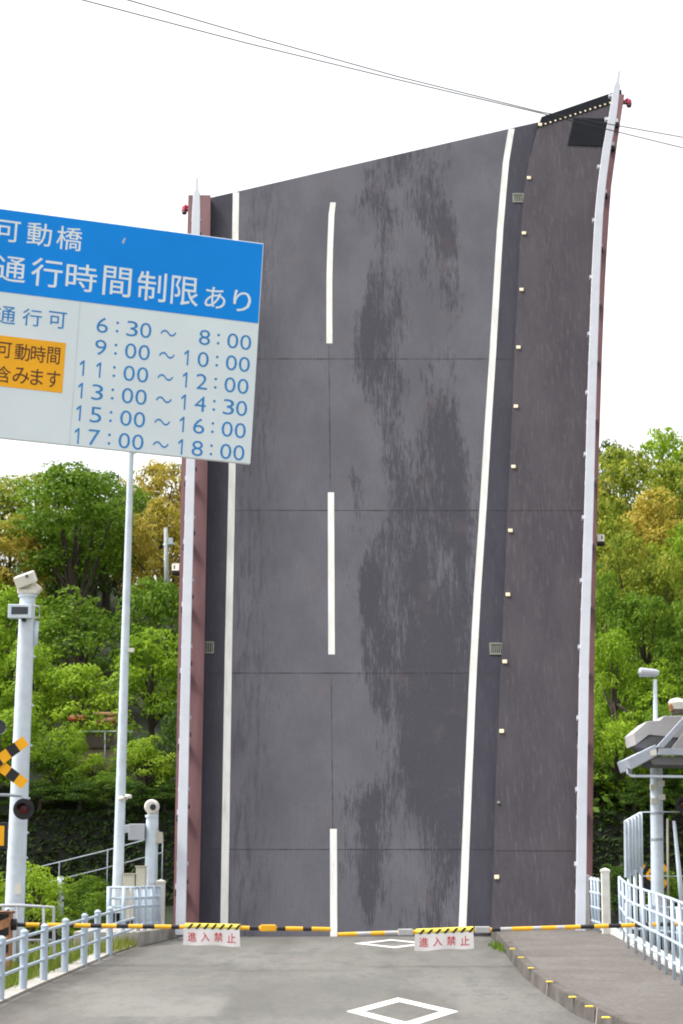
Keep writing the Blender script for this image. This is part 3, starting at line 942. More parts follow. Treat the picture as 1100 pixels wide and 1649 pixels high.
# orange plate
m_ = MB()
pa, pb = sg(-60 * Z, 250 + 700 * Z), sg(252 * Z, 250 + 838 * Z)
pt, pq = sg(120 * Z, 250 + 723 * Z)[1], sg(120 * Z, 250 + 922 * Z)[1]
m_.prism([SP3(pa[0], pt, 0.0005), SP3(pb[0], pt, 0.0005), SP3(pb[0], pq, 0.0005), SP3(pa[0], pq, 0.0005)], e3 * 0.0025)
op = m_.build('caution_plate', 'sign_orange', sign)
lettering([gb('可', -12, 46, 767, 62), gb('動', 58, 118, 776, 66), gb('時', 121, 180, 783, 66), gb('間', 186, 236, 789, 66),
           gb('含', -16, 42, 862, 66), gb('み', 50, 116, 868, 64), gb('ま', 120, 170, 874, 64), gb('す', 183, 236, 882, 66)], 'sign_letter_brown', op, 0.0045)
m_ = MB(); q = [sg(*p) for p in ((196, 391), (199, 384), (203, 383), (199, 393))]
m_.add([SP3(a, b, .0042) for a, b in q], [(0, 1, 2, 3)]); m_.build('scuff', 'rail_paint', hd)
# seam of the board, frame on the back, outreach mast (left of the picture)
m_ = MB(); s0 = sg(126, 530); s1 = sg(108, 718)
m_.add([SP3(s0[0] - .003, a_h - .004, .0012), SP3(s0[0] + .003, a_h - .004, .0012), SP3(s0[0] + .003, SH + .004, .0012), SP3(s0[0] - .003, SH + .004, .0012)], [(0, 1, 2, 3)])
m_.build('panel_seam', 'galvanised', sign)
for b in (-.35, -1.35):
    m_ = MB(); m_.tube([SP3(SW - .15, b, -.14), SP3(-.1, b, -.14)], .045, 10); m_.build('outreach_arm', 'galvanised', sign)
m_ = MB(); m_.tube([(MX.x, MX.y, road_z(MX.y) - .1), (MX.x, MX.y, MX.z + 1.2), (MX.x, MX.y, MX.z + 1.26)], [.11, .10, .03], 14); m_.build('mast', 'galvanised', sign)

# ============================================================ generic makers
def pole_line(px0, py0, px1, py1, Y):
    return at(px0, py0, Y), at(px1, py1, Y)
def lean_tube(mb, base, topp, r0, r1, n=14, mi=0):
    mb.tube([base, topp], [r0, r1], n, mi)
    return mb

# ---- boom barriers and their housings
def boom(px0, py0, px1, py1, Y, cols_px, name_label, housing_px, clips):
    a, b = at(px0, py0, Y), at(px1, py1, Y)
    h = at(housing_px, 1489, Y)
    t = thing('barrier_gate', (h.x, Y, road_z(Y) - .02), name_label, 'barrier')
    xs_ = [c[0] for c in cols_px]
    pts, mis, rr = [], [], []
    full = [(px0 + (px1 - px0) * 0, None)]
    L = [(c, m) for c, m in cols_px]
    pts = [at(c, py0 + (py1 - py0) * (c - px0) / (px1 - px0), Y) for c, m in L] + [b]
    mis = [m for c, m in L]
    mb = MB()
    # one continuous tube, rings doubled at colour changes
    mb.tube(pts, [0.039] * (len(pts) - 2) + [0.036, 0.033], 10, 0, True, mis)
    mb.build('boom', ['boom_yellow', 'boom_black', 'boom_silver'], t)
    for c, cm in clips:
        p = at(c, py0 + (py1 - py0) * (c - px0) / (px1 - px0) - 0.5, Y)
        mb = MB(); mb.box(p, (0.27, 0.115, 0.115)); mb.build('boom_clamp', cm, t, bevel=0.015)
    z0 = road_z(Y) - .02
    mb = MB(); mb.box((h.x, Y, z0 + .5), (0.42, 0.40, 1.0)); mb.box((h.x, Y, z0 + 1.02), (0.48, 0.46, 0.05), mi=1)
    hs_ = mb.build('housing', ['rust_orange', 'hazard_black'], t, bevel=0.012)
    s = 1 if b.x > h.x else -1
    mb = MB(); mb.tube([(h.x + s * .20, Y, a.z), (h.x + s * .30, Y, a.z)], 0.10, 12); mb.build('pivot', 'hazard_black', t)
    mb = MB()
    for i in range(3):
        z = z0 + .18 + i * .3
        mb.prism([(h.x - .2, Y - .203, z), (h.x + .2, Y - .203, z + .16), (h.x + .2, Y - .203, z + .30), (h.x - .2, Y - .203, z + .14)], (0, -.003, 0))
    mb.build('warning_stripes', 'hazard_black', hs_)
    return t
BYL = 36.5
lc = [(28, 1), (42, 0), (64, 1), (76, 0), (103, 1), (119, 0), (146, 1), (164, 0), (188, 1), (207, 0), (230, 1), (249, 0), (276, 1), (289, 0), (402, 1), (417, 0), (446, 1), (460, 0), (488, 1), (502, 0), (533, 0)]
boom(28, 1489, 533, 1496.5, BYL, lc, 'black and yellow boom barrier reaching in from the left, drooping to the middle', -1, [(432, 'boom_yellow')])
rc = [(1148, 0), (1130, 1), (1106, 0), (1083, 1), (1062, 0), (1044, 1), (1022, 0), (1000, 1), (980, 0), (957, 1), (935, 0), (909, 2), (896, 0), (872, 2), (858, 0), (824, 2), (806, 1), (792, 0), (640, 2), (620, 0), (597, 2), (575, 0), (544, 0)]
boom(1148, 1486, 544, 1505, 37.5, rc, 'longer black and yellow boom barrier reaching in from the right, tip nearly on the road', 1165, [(777, 'boom_silver'), (653, 'boom_silver')])

# ---- no entry banners hung on the booms
def banner(px0, px1, py_t0, py_t1, py_b0, py_b1, Y, label):
    c = at((px0 + px1) / 2, (py_t0 + py_t1) / 2, Y)
    t = thing('banner', c, label, 'banner', 'no entry banners')
    NXX, NZZ = 14, 5
    fr, bk = [], []
    for j in range(NZZ + 1):
        for i in range(NXX + 1):
            s_, q_ = i / NXX, j / NZZ
            x = px0 + (px1 - px0) * s_ + q_ * (-2 + 4 * s_) * .5
            y = (py_t0 + (py_t1 - py_t0) * s_) * (1 - q_) + (py_b0 + (py_b1 - py_b0) * s_) * q_ + q_ * 1.0 * math.sin(s_ * 9)
            p = at(x, y, Y); p.y = Y - .05 + .018 * q_ * math.sin(s_ * 11 + 1)
            fr.append(p); bk.append(p + Vector((0, .006, 0)))
    w_ = NXX + 1
    fs = [(j * w_ + i, j * w_ + i + 1, (j + 1) * w_ + i + 1, (j + 1) * w_ + i) for j in range(NZZ) for i in range(NXX)]
    m_ = MB(); m_.add(fr, fs, 0, True); m_.add(bk, fs, 0, True)
    m_.build('cloth', 'banner_cloth', t)
    # wording, laid on the cloth plane
    chs = []
    n = 4
    for i, cch in enumerate('進入禁止'):
        s0, s1 = 0.075 + i * 0.235, 0.075 + i * 0.235 + 0.155
        chs.append((cch, s0, s1, 0.22, 0.78))
    V, F = text_mesh(chs, 0.005)
    pts = []
    for a, b in V:
        q_ = 1 - b
        x = px0 + (px1 - px0) * a
        y = (py_t0 + (py_t1 - py_t0) * a) * (1 - q_) + (py_b0 + (py_b1 - py_b0) * a) * q_ + q_ * 1.0 * math.sin(a * 9)
        p = at(x, y, Y); p.y = Y - .05 + .018 * q_ * math.sin(a * 11 + 1) - .006
        pts.append(p)
    m_ = MB(); m_.add(pts, F); m_.build('lettering', 'banner_red', t)
    # striped hazard tape wrapped round the boom
    m_ = MB()
    pts, n = [], 11
    a, b = at(px0 + 2, py_t0 - 3.2, Y), at(px1 + 1, py_t1 - 3.2, Y)
    d = (b - a)
    m_.tube([a, b], 0.056, 10)
    for i in range(7):
        p = a + d * ((i + .3) / 7)
        sx = d.length / 7
        m_.add([p + Vector((0, -.0585, -.045)), p + Vector((sx * .32, -.0585, -.045)), p + Vector((sx * .85, -.0585, .045)), p + Vector((sx * .5, -.0585, .045))], [(0, 1, 2, 3)], 1)
    m_.build('hazard_tape', ['tape_yellow', 'hazard_black'], t)
banner(296, 386, 1494.5, 1496.5, 1521, 1524, BYL, 'white cloth banner with red no entry lettering hanging from the left boom')
banner(668, 762, 1504, 1500, 1531, 1527, 37.5, 'white cloth banner with red no entry lettering hanging from the right boom')

# ---- level crossing style warning signals
def plank(mb, c, length, wd, ang, fr, dz=0.0):
    """striped plank facing the camera, alternating blocks"""
    n = 7
    d = Vector((math.cos(ang), 0, math.sin(ang))); nrm = Vector((-math.sin(ang), 0, math.cos(ang)))
    for i in range(n):
        a0, a1 = -length / 2 + length * i / n, -length / 2 + length * (i + 1) / n
        p = [c + d * a0 - nrm * wd / 2, c + d * a1 - nrm * wd / 2, c + d * a1 + nrm * wd / 2, c + d * a0 + nrm * wd / 2]
        mb.prism([q + Vector((0, dz, 0)) for q in p], (0, 0.02, 0), 0 if i % 2 == fr else 1)
def signal(px, Y, y_x, lamp_xy, label, s, bell_xy=None, box_xy=None):
    c = at(px, y_x, Y)
    z0 = road_z(Y) - .12
    t = thing('warning_signal', (c.x, Y, z0), label, 'warning signal')
    topz = at(px, bell_xy[1] if bell_xy else y_x - 90, Y).z
    m_ = MB(); m_.tube([(c.x, Y + .08, z0), (c.x, Y + .08, topz + .1)], .055, 12); m_.build('post', 'hazard_black', t)
    for k in (-1, 1):
        m_ = MB(); plank(m_, Vector((c.x, Y, c.z)), 1.27 * s, .19 * s, k * R(37), 0, -.026 if k > 0 else 0.0)
        m_.build('crossbuck_plank', ['hazard_yellow', 'hazard_black'], t)
    for sx in (-1, 1):
        l = at(lamp_xy[0], lamp_xy[1], Y)
        lx_ = c.x + sx * abs(l.x - c.x)
        m_ = MB(); m_.tube([(lx_, Y + .02, l.z), (lx_, Y - .0, l.z)], .185 * s, 20)
        lo = m_.build('lamp', 'hazard_black', t)
        m_ = MB(); m_.tube([(lx_, Y - .001, l.z), (lx_, Y - .04, l.z), (lx_, Y - .05, l.z)], [.085 * s, .08 * s, .03 * s], 16); m_.build('lens', 'red_lens', lo)
        m_ = MB()
        for i in range(9):
            a = math.pi * i / 8; a2 = math.pi * (i + 1) / 8
            if i == 8: break
            f_ = lambda an, yy, rr: (lx_ + math.cos(an) * rr, yy, l.z + math.sin(an) * rr)
            m_.add([f_(a, Y, .105 * s), f_(a2, Y, .105 * s), f_(a2, Y - .16, .105 * s), f_(a, Y - .16, .105 * s)], [(0, 1, 2, 3)], 0, True)
        m_.build('visor', 'hazard_black', lo)
    l = at(lamp_xy[0], lamp_xy[1], Y); dx = abs(l.x - c.x)
    m_ = MB(); m_.tube([(c.x - dx, Y + .03, l.z + .15 * s), (c.x - dx + .05, Y + .05, l.z + .235 * s), (c.x, Y + .05, l.z + .25 * s), (c.x + dx - .05, Y + .05, l.z + .235 * s), (c.x + dx, Y + .03, l.z + .15 * s)], .028, 8)
    m_.build('lamp_arm', 'grey_steel', t)
    if bell_xy:
        b = at(*bell_xy, Y)
        m_ = MB(); m_.tube([(b.x, Y + .12, b.z), (b.x, Y - .06, b.z), (b.x, Y - .16, b.z)], [.05, .10, .135], 16, 0, False)
        m_.tube([(b.x, Y - .10, b.z), (b.x, Y - .12, b.z)], .11, 14, 1); m_.tube([(b.x, Y + .1, b.z), (c.x, Y + .08, b.z)], .02, 6, 0)
        m_.build('speaker_horn', ['grey_steel', 'dark_glass'], t)
    if box_xy:
        b = at(*box_xy, Y)
        m_ = MB(); m_.box((b.x, Y - .03, b.z), (.36, .18, .46), mi=0); bo = m_.build('direction_box', 'hazard_black', t, bevel=.01)
        m_ = MB(); m_.box((b.x, Y - .123, b.z), (.27, .006, .34)); m_.build('direction_lens', 'hazard_yellow', bo)
    return t
signal(-6, 36.0, 1228, (38, 1303), 'black post with striped crossbuck and round lamp in front of the left camera mast', 1.0, (0, 1172), (-4, 1346))
signal(1142, 46.5, 1208, (1101, 1296), 'black signal post with round dark lamp beside the grey canopy on the right', 1.0)
# crossbuck on the far side, seen past the grey pole
c = at(1052, 1410, 73.6)
t = thing('warning_crossbuck', (c.x, 73.6, hill(c.x, 73.6)), 'small orange and black crossbuck far off behind the grey lamp pole', 'warning sign')
m_ = MB(); m_.tube([(c.x, 73.65, hill(c.x, 73.6)), (c.x, 73.65, c.z + .5)], .045, 8); m_.build('post', 'grey_steel', t)
for k in (-1, 1):
    m_ = MB(); plank(m_, c, 1.12, .27, k * R(35), 0, -.03 if k > 0 else 0); m_.build('plank', ['hazard_yellow', 'hazard_black'], t)
m_ = MB(); p_ = at(1042, 1425, 73.5); m_.tube([p_, p_ + Vector((0, .1, 0))], .19, 14); m_.build('lamp', 'hazard_black', t)

# ---- camera mast at the left
Y = 38.0
b_, t_ = at(20, 1548, Y), at(44.5, 962, Y)
t = thing('camera_mast', b_, 'thick pale grey mast topped by a cream camera at the left edge', 'mast')
m_ = MB(); m_.tube([b_, t_], [.185, .145], 18); m_.tube([t_, t_ + Vector((0, 0, .05))], [.17, .17], 18); m_.build('pole', 'galvanised', t)
mc = t_ + Vector((0, 0, .05))
m_ = MB()
m_.box(mc + Vector((.0, -.0, .05)), (.36, .3, .10))
m_.tube([mc + Vector((0, 0, .1)), mc + Vector((0, 0, .2))], .11, 12)
Mx = Matrix.Rotation(R(-20), 3, 'Y') @ Matrix.Rotation(R(12), 3, 'X')
m_.box(mc + Vector((-.04, -.05, .28)), (.38, .46, .22), Mx)
m_.box(mc + Vector((.15, -.02, .12)), (.2, .22, .16), Matrix.Rotation(R(38), 3, 'Y'))
co = m_.build('camera', 'camera_cream', t, bevel=.025)
m_ = MB(); f = mc + Vector((.02, -.285, .31)); m_.tube([f, f + Vector((0, -.03, 0))], .028, 12)
m_.build('camera_lens', 'dark_glass', co)
d_ = at(38, 987, Y)
m_ = MB(); m_.box(d_ + Vector((-.03, -.2, 0)), (.44, .16, .26)); do = m_.build('display_box', 'galvanised', t, bevel=.012)
m_ = MB(); m_.box(d_ + Vector((-.03, -.282, .01)), (.31, .006, .14)); m_.build('display_window', 'dark_glass', do)
m_ = MB(); h = d_ + Vector((.25, -.14, 0))
m_.tube([h + Vector((-.04, 0, .12)), h + Vector((.06, 0, .11)), h + Vector((.07, 0, -.10)), h + Vector((-.04, 0, -.12))], .02, 6); m_.build('bracket_loop', 'camera_cream', t)
m_ = MB(); p = at(41, 1001, Y); m_.tube([p + Vector((0, -.2, .05)), p + Vector((0, -.2, -.02))], .045, 8); m_.build('sensor', 'hazard_black', t)
m_ = MB(); m_.tube([at(59, 1000, Y), at(57, 1040, Y)], .045, 8); m_.build('conduit', 'galvanised', t)
m_ = MB(); p = at(31.5, 1431, Y); m_.box(p + Vector((0, -.185, 0)), (.11, .006, .20)); m_.build('notice_plate', 'camera_cream', t)
m_ = MB()
for y in (1060, 1140, 1205, 1290, 1345, 1385):
    q = t_ + (b_ - t_) * ((y - 962) / (1548 - 962)); m_.tube([q + Vector((.14, 0, 0)), q + Vector((.20, 0, 0))], .022, 6)
m_.build('step_bolts', 'galvanised', t)

# ---- tall lamp post behind the blue sign
Y = 46.0
b_, t_ = at(188.5, 1470, Y), at(210.8, 728, Y)
t = thing('lamp_post', b_, 'tall thin pale grey lamp post rising behind the blue sign', 'street lamp')
m_ = MB(); m_.tube([b_, b_ + (t_ - b_) * .27, t_], [.125, .11, .068], 16); m_.build('pole', 'galvanised', t)
m_ = MB(); m_.tube([t_ + Vector((0, 0, -.03)), t_ + Vector((.2, -.1, .0)), t_ + Vector((.62, -.3, .03))], .035, 8); m_.build('bracket_arm', 'galvanised', t)
m_ = MB(); m_.box(t_ + Vector((.75, -.36, .03)), (.62, .30, .09)); m_.build('lamp_head', 'grey_steel', t, bevel=.02)
m_ = MB(); p = at(203, 1286, Y); m_.tube([p + Vector((-.14, -.1, .0)), p + Vector((-.02, -.13, .0))], .05, 8); m_.tube([p + Vector((.0, -.1, .05)), p + Vector((.13, -.14, .04))], .045, 8)
m_.tube([p + Vector((.0, -.1, -.05)), p + Vector((.09, -.12, .05))], .012, 6); m_.build('camera', 'camera_cream', t)
m_ = MB(); p = at(211, 1047, Y); m_.box(p, (.13, .12, .09)); m_.tube([p + Vector((-.12, 0, 0)), p], .02, 6); m_.build('sensor', 'camera_cream', t)

# ---- small camera pole beside it, cabinets, fence
Y = 46.6
b_, t_ = at(240, 1480, Y), at(244.5, 1316, Y)
t = thing('camera_pole', b_, 'short grey steel pole with cream camera and white boxes beside the leaf', 'camera pole')
m_ = MB(); m_.tube([b_, t_], .125, 16); m_.tube([t_, t_ + Vector((0, 0, .05))], .15, 14); m_.build('pole', 'galvanised', t)
m_ = MB(); c = t_ + Vector((0, 0, .2))
m_.tube([t_ + Vector((0, 0, .05)), c + Vector((0, 0, -.05))], .10, 12)
m_.tube([c + Vector((0, .15, 0)), c + Vector((0, .05, .03)), c + Vector((0, -.12, .03)), c + Vector((0, -.18, .03))], [.10, .17, .165, .13], 14)
co = m_.build('camera', 'camera_cream', t)
m_ = MB(); m_.tube([c + Vector((.04, -.185, .02)), c + Vector((.04, -.21, .02))], .07, 12); m_.build('camera_lens', 'dark_glass', co)
m_ = MB(); m_.box(at(221, 1340, Y) + Vector((0, -.05, 0)), (.36, .3, .36)); m_.build('switch_box', 'white_paint', t, bevel=.012)
m_ = MB(); p = at(207, 1335, Y); m_.box(p + Vector((0, -.05, 0)), (.30, .16, .18)); m_.build('floodlight', 'white_paint', t, bevel=.015)
m_ = MB(); m_.box(at(257, 1349, Y) + Vector((-.02, .05, 0)), (.16, .2, .25)); m_.tube([at(251, 1330, Y), at(257, 1342, Y)], .015, 6); m_.build('junction_box', 'cabinet_beige', t, bevel=.01)
m_ = MB(); m_.tube([at(252.5, 1300, Y) + Vector((0, .1, 0)), at(250, 1470, Y) + Vector((0, .1, 0))], .03, 8); m_.build('conduit', 'galvanised', t)
m_ = MB(); p = at(216, 1331, Y); m_.tube([at(238, 1333, Y), p], .03, 8); m_.build('box_bracket', 'grey_steel', t)
for (x0, x1, y0, y1), lab in (((199, 216, 1408, 1480), 'low beige cabinet just right of the tall lamp post'), ((219, 233, 1396, 1480), 'taller beige cabinet against the short camera pole')):
    a, b = at(x0, y0, 45.6), at(x1, y1, 45.6)
    t = thing('control_cabinet', ((a.x + b.x) / 2, 45.7, b.z), lab, 'cabinet')
    m_ = MB(); m_.box(((a.x + b.x) / 2, 45.75, (a.z + b.z) / 2), (b.x - a.x, .3, a.z - b.z)); m_.build('body', 'cabinet_beige', t, bevel=.01)
    m_ = MB(); m_.box(((a.x + b.x) / 2, 45.75, a.z + .012), (b.x - a.x + .04, .36, .024)); m_.build('lid', 'cabinet_beige', t)
    m_ = MB(); m_.box(((a.x + b.x) / 2, 45.596, (a.z + b.z) / 2 + .1), ((b.x - a.x) * .82, .008, (a.z - b.z) * .7)); m_.build('door', 'cabinet_beige', t)
# raised concrete pad
m_ = MB(); a, b = at(160, 1489, 44.2), at(276, 1516, 44.2)
pad = [Vector((-5.6, 43.6, -.25)), Vector((-4.22, 43.4, -.25)), Vector((-3.72, 46.9, -.25)), Vector((-5.6, 46.9, -.25))]
m_.prism(pad, (0, 0, .47)); tag(m_.build('concrete_pad', 'concrete', bevel=.02), kind='structure')
zp = .22
def fence(name, label, cat, pts, ht, nposts, rails, bars, matn, pr=.05, rr=.022, br=.011, base=0.0, cap=False):
    """straight-run railing along pts (ground points)"""
    t = thing(name, pts[0], label, cat)
    segs = [(pts[i], pts[i + 1]) for i in range(len(pts) - 1)]
    def P(s):
        tot = plen(pts); d = s * tot
        for a, b in segs:
            l = (b - a).length
            if d <= l + 1e-6: return a + (b - a) * (d / l)
            d -= l
        return pts[-1]
    for s in nposts:
        p = P(s)
        m_ = MB()
        if cap:
            m_.tube([p + Vector((0, 0, -.1)), p + Vector((0, 0, ht)), p + Vector((0, 0, ht + .02)), p + Vector((0, 0, ht + .055))], [pr, pr, pr * 1.06, pr * .35], 12)
        else:
            m_.tube([p + Vector((0, 0, -.1)), p + Vector((0, 0, ht))], pr, 10)
        m_.build('post', matn, t)
    N = 14
    for h in rails:
        m_ = MB(); m_.tube([P(i / N) + Vector((0, 0, h)) for i in range(N + 1)], rr, 8); m_.build('rail', matn, t)
    if bars:
        m_ = MB()
        for i in range(bars):
            p = P((i + .5) / bars); m_.tube([p + Vector((0, 0, rails[-1])), p + Vector((0, 0, rails[0]))], br, 6)
        m_.build('bar_infill', matn, t)
    return t
fence('pedestrian_fence', 'pale barred fence on the concrete pad at the foot of the lamp post', 'fence',
      [Vector((at(174, 1500, 43.9).x, 43.9, zp)), Vector((at(214, 1500, 43.8).x, 43.8, zp)), Vector((at(256, 1500, 46.0).x, 46.0, zp))], .92, [0, .12, .35, .55, .78, 1], [.90, .68, .50, .12], 26, 'rail_paint', .045, .026, .012)
def pillar(px0, px1, py0, Y, zb_, label, rough=True):
    a, b = at(px0, py0, Y), at(px1, py0, Y)
    t = thing('concrete_pillar', ((a.x + b.x) / 2, Y, zb_), label, 'pillar', 'pale concrete railing pillars')
    wd = b.x - a.x
    m_ = MB(); m_.box(((a.x + b.x) / 2, Y, (a.z + zb_) / 2 - .03), (wd, wd, a.z - zb_ + .06)); m_.build('shaft', 'pale_concrete', t, bevel=.015)
    m_ = MB(); c = Vector(((a.x + b.x) / 2, Y, a.z)); 
    k = wd / 2 + .012
    m_.add([c + Vector((-k, -k, 0)), c + Vector((k, -k, 0)), c + Vector((k, k, 0)), c + Vector((-k, k, 0)), c + Vector((0, 0, .05)),
            c + Vector((-k, -k, -.04)), c + Vector((k, -k, -.04)), c + Vector((k, k, -.04)), c + Vector((-k, k, -.04))],
           [(0, 1, 4), (1, 2, 4), (2, 3, 4), (3, 0, 4), (0, 1, 6, 5), (1, 2, 7, 6), (2, 3, 8, 7), (3, 0, 5, 8), (5, 6, 7, 8)]); m_.build('cap', 'pale_concrete', t)
    return t
pillar(252, 266, 1419, 46.4, zp, 'pale concrete pillar left of the leaf, by the beige cabinets')
pillar(938, 948, 1410, 46.6, road_z(46.6) + KH, 'narrow pale concrete pillar touching the right edge of the leaf')
pillar(968, 981, 1401, 44.6, road_z(44.6) + KH, 'taller pale concrete pillar heading the blue-grey sidewalk railing')

# ---- guard rail along the left edge
gl = []
for px, py in ((-60, 1640), (0, 1611), (37, 1594), (70, 1580), (104, 1566), (135, 1554), (156, 1545), (176, 1537), (215, 1522)):
    p = road(px, py, .02); gl.append(p)
tot = plen(gl); acc = [0]
for a, b in zip(gl, gl[1:]): acc.append(acc[-1] + (b - a).length)
fence('guard_rail', 'pale blue-grey three-rail guard rail along the left edge of the road', 'guard rail', gl, .86, [a / tot for a in acc[:-1]], [.80, .55, .34], 0, 'rail_paint', .062, .027, 0, 0, True)
# pipe barrier frame behind it
Y = 37.2
t = thing('pipe_frame', at(62, 1545, Y), 'white pipe frame standing behind the left guard rail beside the mast', 'pipe frame')
m_ = MB(); m_.tube([at(-40, 1459, Y), at(30, 1458, Y), at(86, 1461, Y), at(87.5, 1545, Y)], .03, 8)
m_.build('frame', 'white_paint', t)
for x in (5, 27, 70):
    m_ = MB(); m_.tube([at(x, 1459, Y), at(x + 1, 1548, Y)], .026, 8); m_.build('upright', 'white_paint', t)
m_ = MB(); m_.tube([at(-40, 1515, Y), at(87, 1514, Y)], .022, 8); m_.build('cross_bar', 'white_paint', t)
# grey marker post behind
Y = 50 - 3.2
t = thing('marker_post', at(98, 1500, Y), 'slim grey marker post with dark bands standing in the greenery', 'post')
m_ = MB(); m_.tube([at(97.5, 1505, Y), at(98, 1412, Y)], .07, 10); m_.build('shaft', 'galvanised', t)
m_ = MB()
for y in (1419, 1426, 1433, 1440, 1450):
    m_.box(at(102, y, Y) + Vector((0, -.06, 0)), (.035, .03, .05))
m_.build('bands', 'black_rubber', t)

# ---- right side railing
gr = []
for px, py in ((984, 1503), (1012, 1523), (1038, 1541), (1062, 1556), (1086, 1572), (1112, 1592), (1150, 1622)):
    gr.append(road(px, py, KH + .05))
gr[0] = Vector((5.93, 44.3, road_z(44.3) + KH + .05))
tot = plen(gr); acc = [0]
for a, b in zip(gr, gr[1:]): acc.append(acc[-1] + (b - a).length)
fence('sidewalk_railing', 'pale blue four-rail pedestrian railing on the outer edge of the sidewalk', 'railing', gr, 1.17, sorted([a / tot for a in acc] + [(a + b) / 2 / tot for a, b in zip(acc, acc[1:])]), [1.15, .84, .52, .2], 0, 'rail_paint', .03, .023)
a, b = at(950, 1420, 46.4), at(966, 1420, 44.9)
fence('short_railing', 'short pale railing between the two concrete pillars right of the leaf', 'railing',
      [Vector((a.x, 46.4, road_z(46.4) + KH)), Vector((b.x, 44.9, road_z(44.9) + KH))], 1.16, [.18, .5, .82], [1.10, .82, .5, .2], 0, 'rail_paint', .03, .026)
# second railing of a ramp beyond the sidewalk railing
p0, p1 = at(1040, 1550, 43.0), at(1170, 1600, 36)
fence('ramp_railing', 'pale barred railing of a lower ramp seen behind the sidewalk railing', 'railing',
      [Vector((at(1010, 1500, 45).x, 45.0, road_z(45) - .32)), Vector((at(1075, 1500, 43.5).x, 43.5, road_z(43.5) - .32)), Vector((at(1170, 1500, 41).x, 41, road_z(41) - .32))], 1.15, [0, .25, .5, .75, 1], [1.12, .62, .12], 34, 'rail_paint', .04, .024, .013)

# ---- grey lamp pole on the right
Y = 47.0
b_, m1, t_ = at(1059.5, 1500, Y), at(1057, 1240, Y), at(1055, 1094, Y)
t = thing('lamp_post', b_, 'grey lamp post with a flat head turned left, behind the canopy', 'street lamp')
m_ = MB(); m_.tube([b_, m1, at(1056.5, 1215, Y), at(1056.2, 1205, Y), t_], [.15, .14, .13, .055, .045], 16); m_.build('pole', 'galvanised', t)
m_ = MB(); h0, h1 = at(1028.5, 1081.5, Y), at(1061, 1084, Y)
d = h1 - h0
m_.tube([h0, h0 + d * .1, h0 + d * .85, h1], [.06, .10, .085, .06], 12); lh = m_.build('lamp_head', 'white_paint', t)
m_ = MB(); m_.box((h0 + h1) / 2 + Vector((-.04, 0, -.088)), (.34, .14, .03)); m_.build('lamp_lens', 'grey_steel', lh)
for x, y in ((1064, 1262), (1065, 1284), (1052, 1290), (1051, 1268)):
    m_ = MB(); m_.box(at(x, y, Y) + Vector((0, -.1, 0)), (.14, .12, .13)); m_.build('speaker', 'camera_cream', t, bevel=.012)
m_ = MB()
for y in (1310, 1352):
    q = at(1058, y, Y); m_.tube([q + Vector((0, 0, .03)), q + Vector((0, 0, -.03))], .152, 16)
m_.build('clamp_bands', 'grey_steel', t)

# ---- back of a board on legs
YA, YB_ = 43.2, 45.4
a, b = at(1007.5, 1322, YA), at(1032, 1308, YB_)
c, d = at(1008.5, 1413, YA), at(1033.5, 1403, YB_)
t = thing('notice_board', Vector(((c.x + d.x) / 2, (YA + YB_) / 2, road_z(44) - .32)), 'grey ribbed back of a notice board on legs beyond the sidewalk railing', 'notice board')
nn = Vector(((b - a).y, -(b - a).x, 0)).normalized() * -.04
m_ = MB(); m_.prism([a, b, d, c], nn); m_.build('board', 'galvanised', t)
m_ = MB()
for s in (.06, .3, .5, .72, .94):
    p, q = a + (b - a) * s - nn * .6, c + (d - c) * s - nn * .6
    m_.tube([p, q], .035, 6)
m_.build('stiffeners', 'galvanised', t)
for s in (.12, .5, .88):
    q = c + (d - c) * s - nn * .5
    m_ = MB(); m_.tube([q + Vector((0, 0, .1)), Vector((q.x, q.y, road_z(44) - .36))], .04, 8); m_.build('leg', 'galvanised', t)

# ---- gabled canopy at the right edge
YC = 45.2
def C(px, py, dy=0.0): 
    p = at(px, py, YC); p.y += dy
    return p
gx = C(1150, 1230)
t = thing('canopy', (gx.x, YC + 1.2, road_z(45) - .32), 'grey gabled canopy with overhanging eave at the right edge', 'shelter')
DEP = 2.6
DV = Vector((0, DEP, 0))
m_ = MB()   # left lower eave slab
m_.prism([C(1010, 1222), C(1056, 1199), C(1060, 1216), C(1016, 1240)], (0, 1.7, 0)); m_.build('eave', 'roof_blue_grey', t, bevel=.012)
m_ = MB()
m_.prism([C(1010.5, 1236, -.006), C(1018, 1240, -.006), C(1018, 1246, -.006), C(1013, 1246, -.006)], (0, .05, 0)); m_.build('gutter_end', 'roof_under', t)
m_ = MB(); m_.prism([C(1047, 1209, -.01), C(1057, 1206, -.01), C(1057.5, 1216, -.01), C(1048, 1217, -.01)], (0, .04, 0)); m_.build('eave_cap', 'camera_cream', t)
m_ = MB()   # tie beam and barge board
m_.prism([C(1060, 1205, -.05), C(1240, 1208, -.05), C(1240, 1217, -.05), C(1060, 1216, -.05)], (0, .12, 0)); m_.build('tie_beam', 'roof_blue_grey', t, bevel=.008)
m_ = MB(); m_.prism([C(1056, 1204, -.06), C(1068, 1204.5, -.06), C(1157, 1104, -.06), C(1150, 1100, -.06)], (0, .14, 0))
m_.prism([C(1244, 1204, -.06), C(1232, 1204.5, -.06), C(1143, 1104, -.055), C(1150, 1100, -.055)], (0, .13, 0)); m_.build('barge_board', 'roof_blue_grey', t, bevel=.008)
m_ = MB(); m_.prism([C(1085, 1206.5, .5), C(1240, 1206, .5), C(1150, 1120, .5)], (0, .05, 0)); m_.build('gable_panel', 'roof_grey', t)
m_ = MB()   # upper roof slab behind
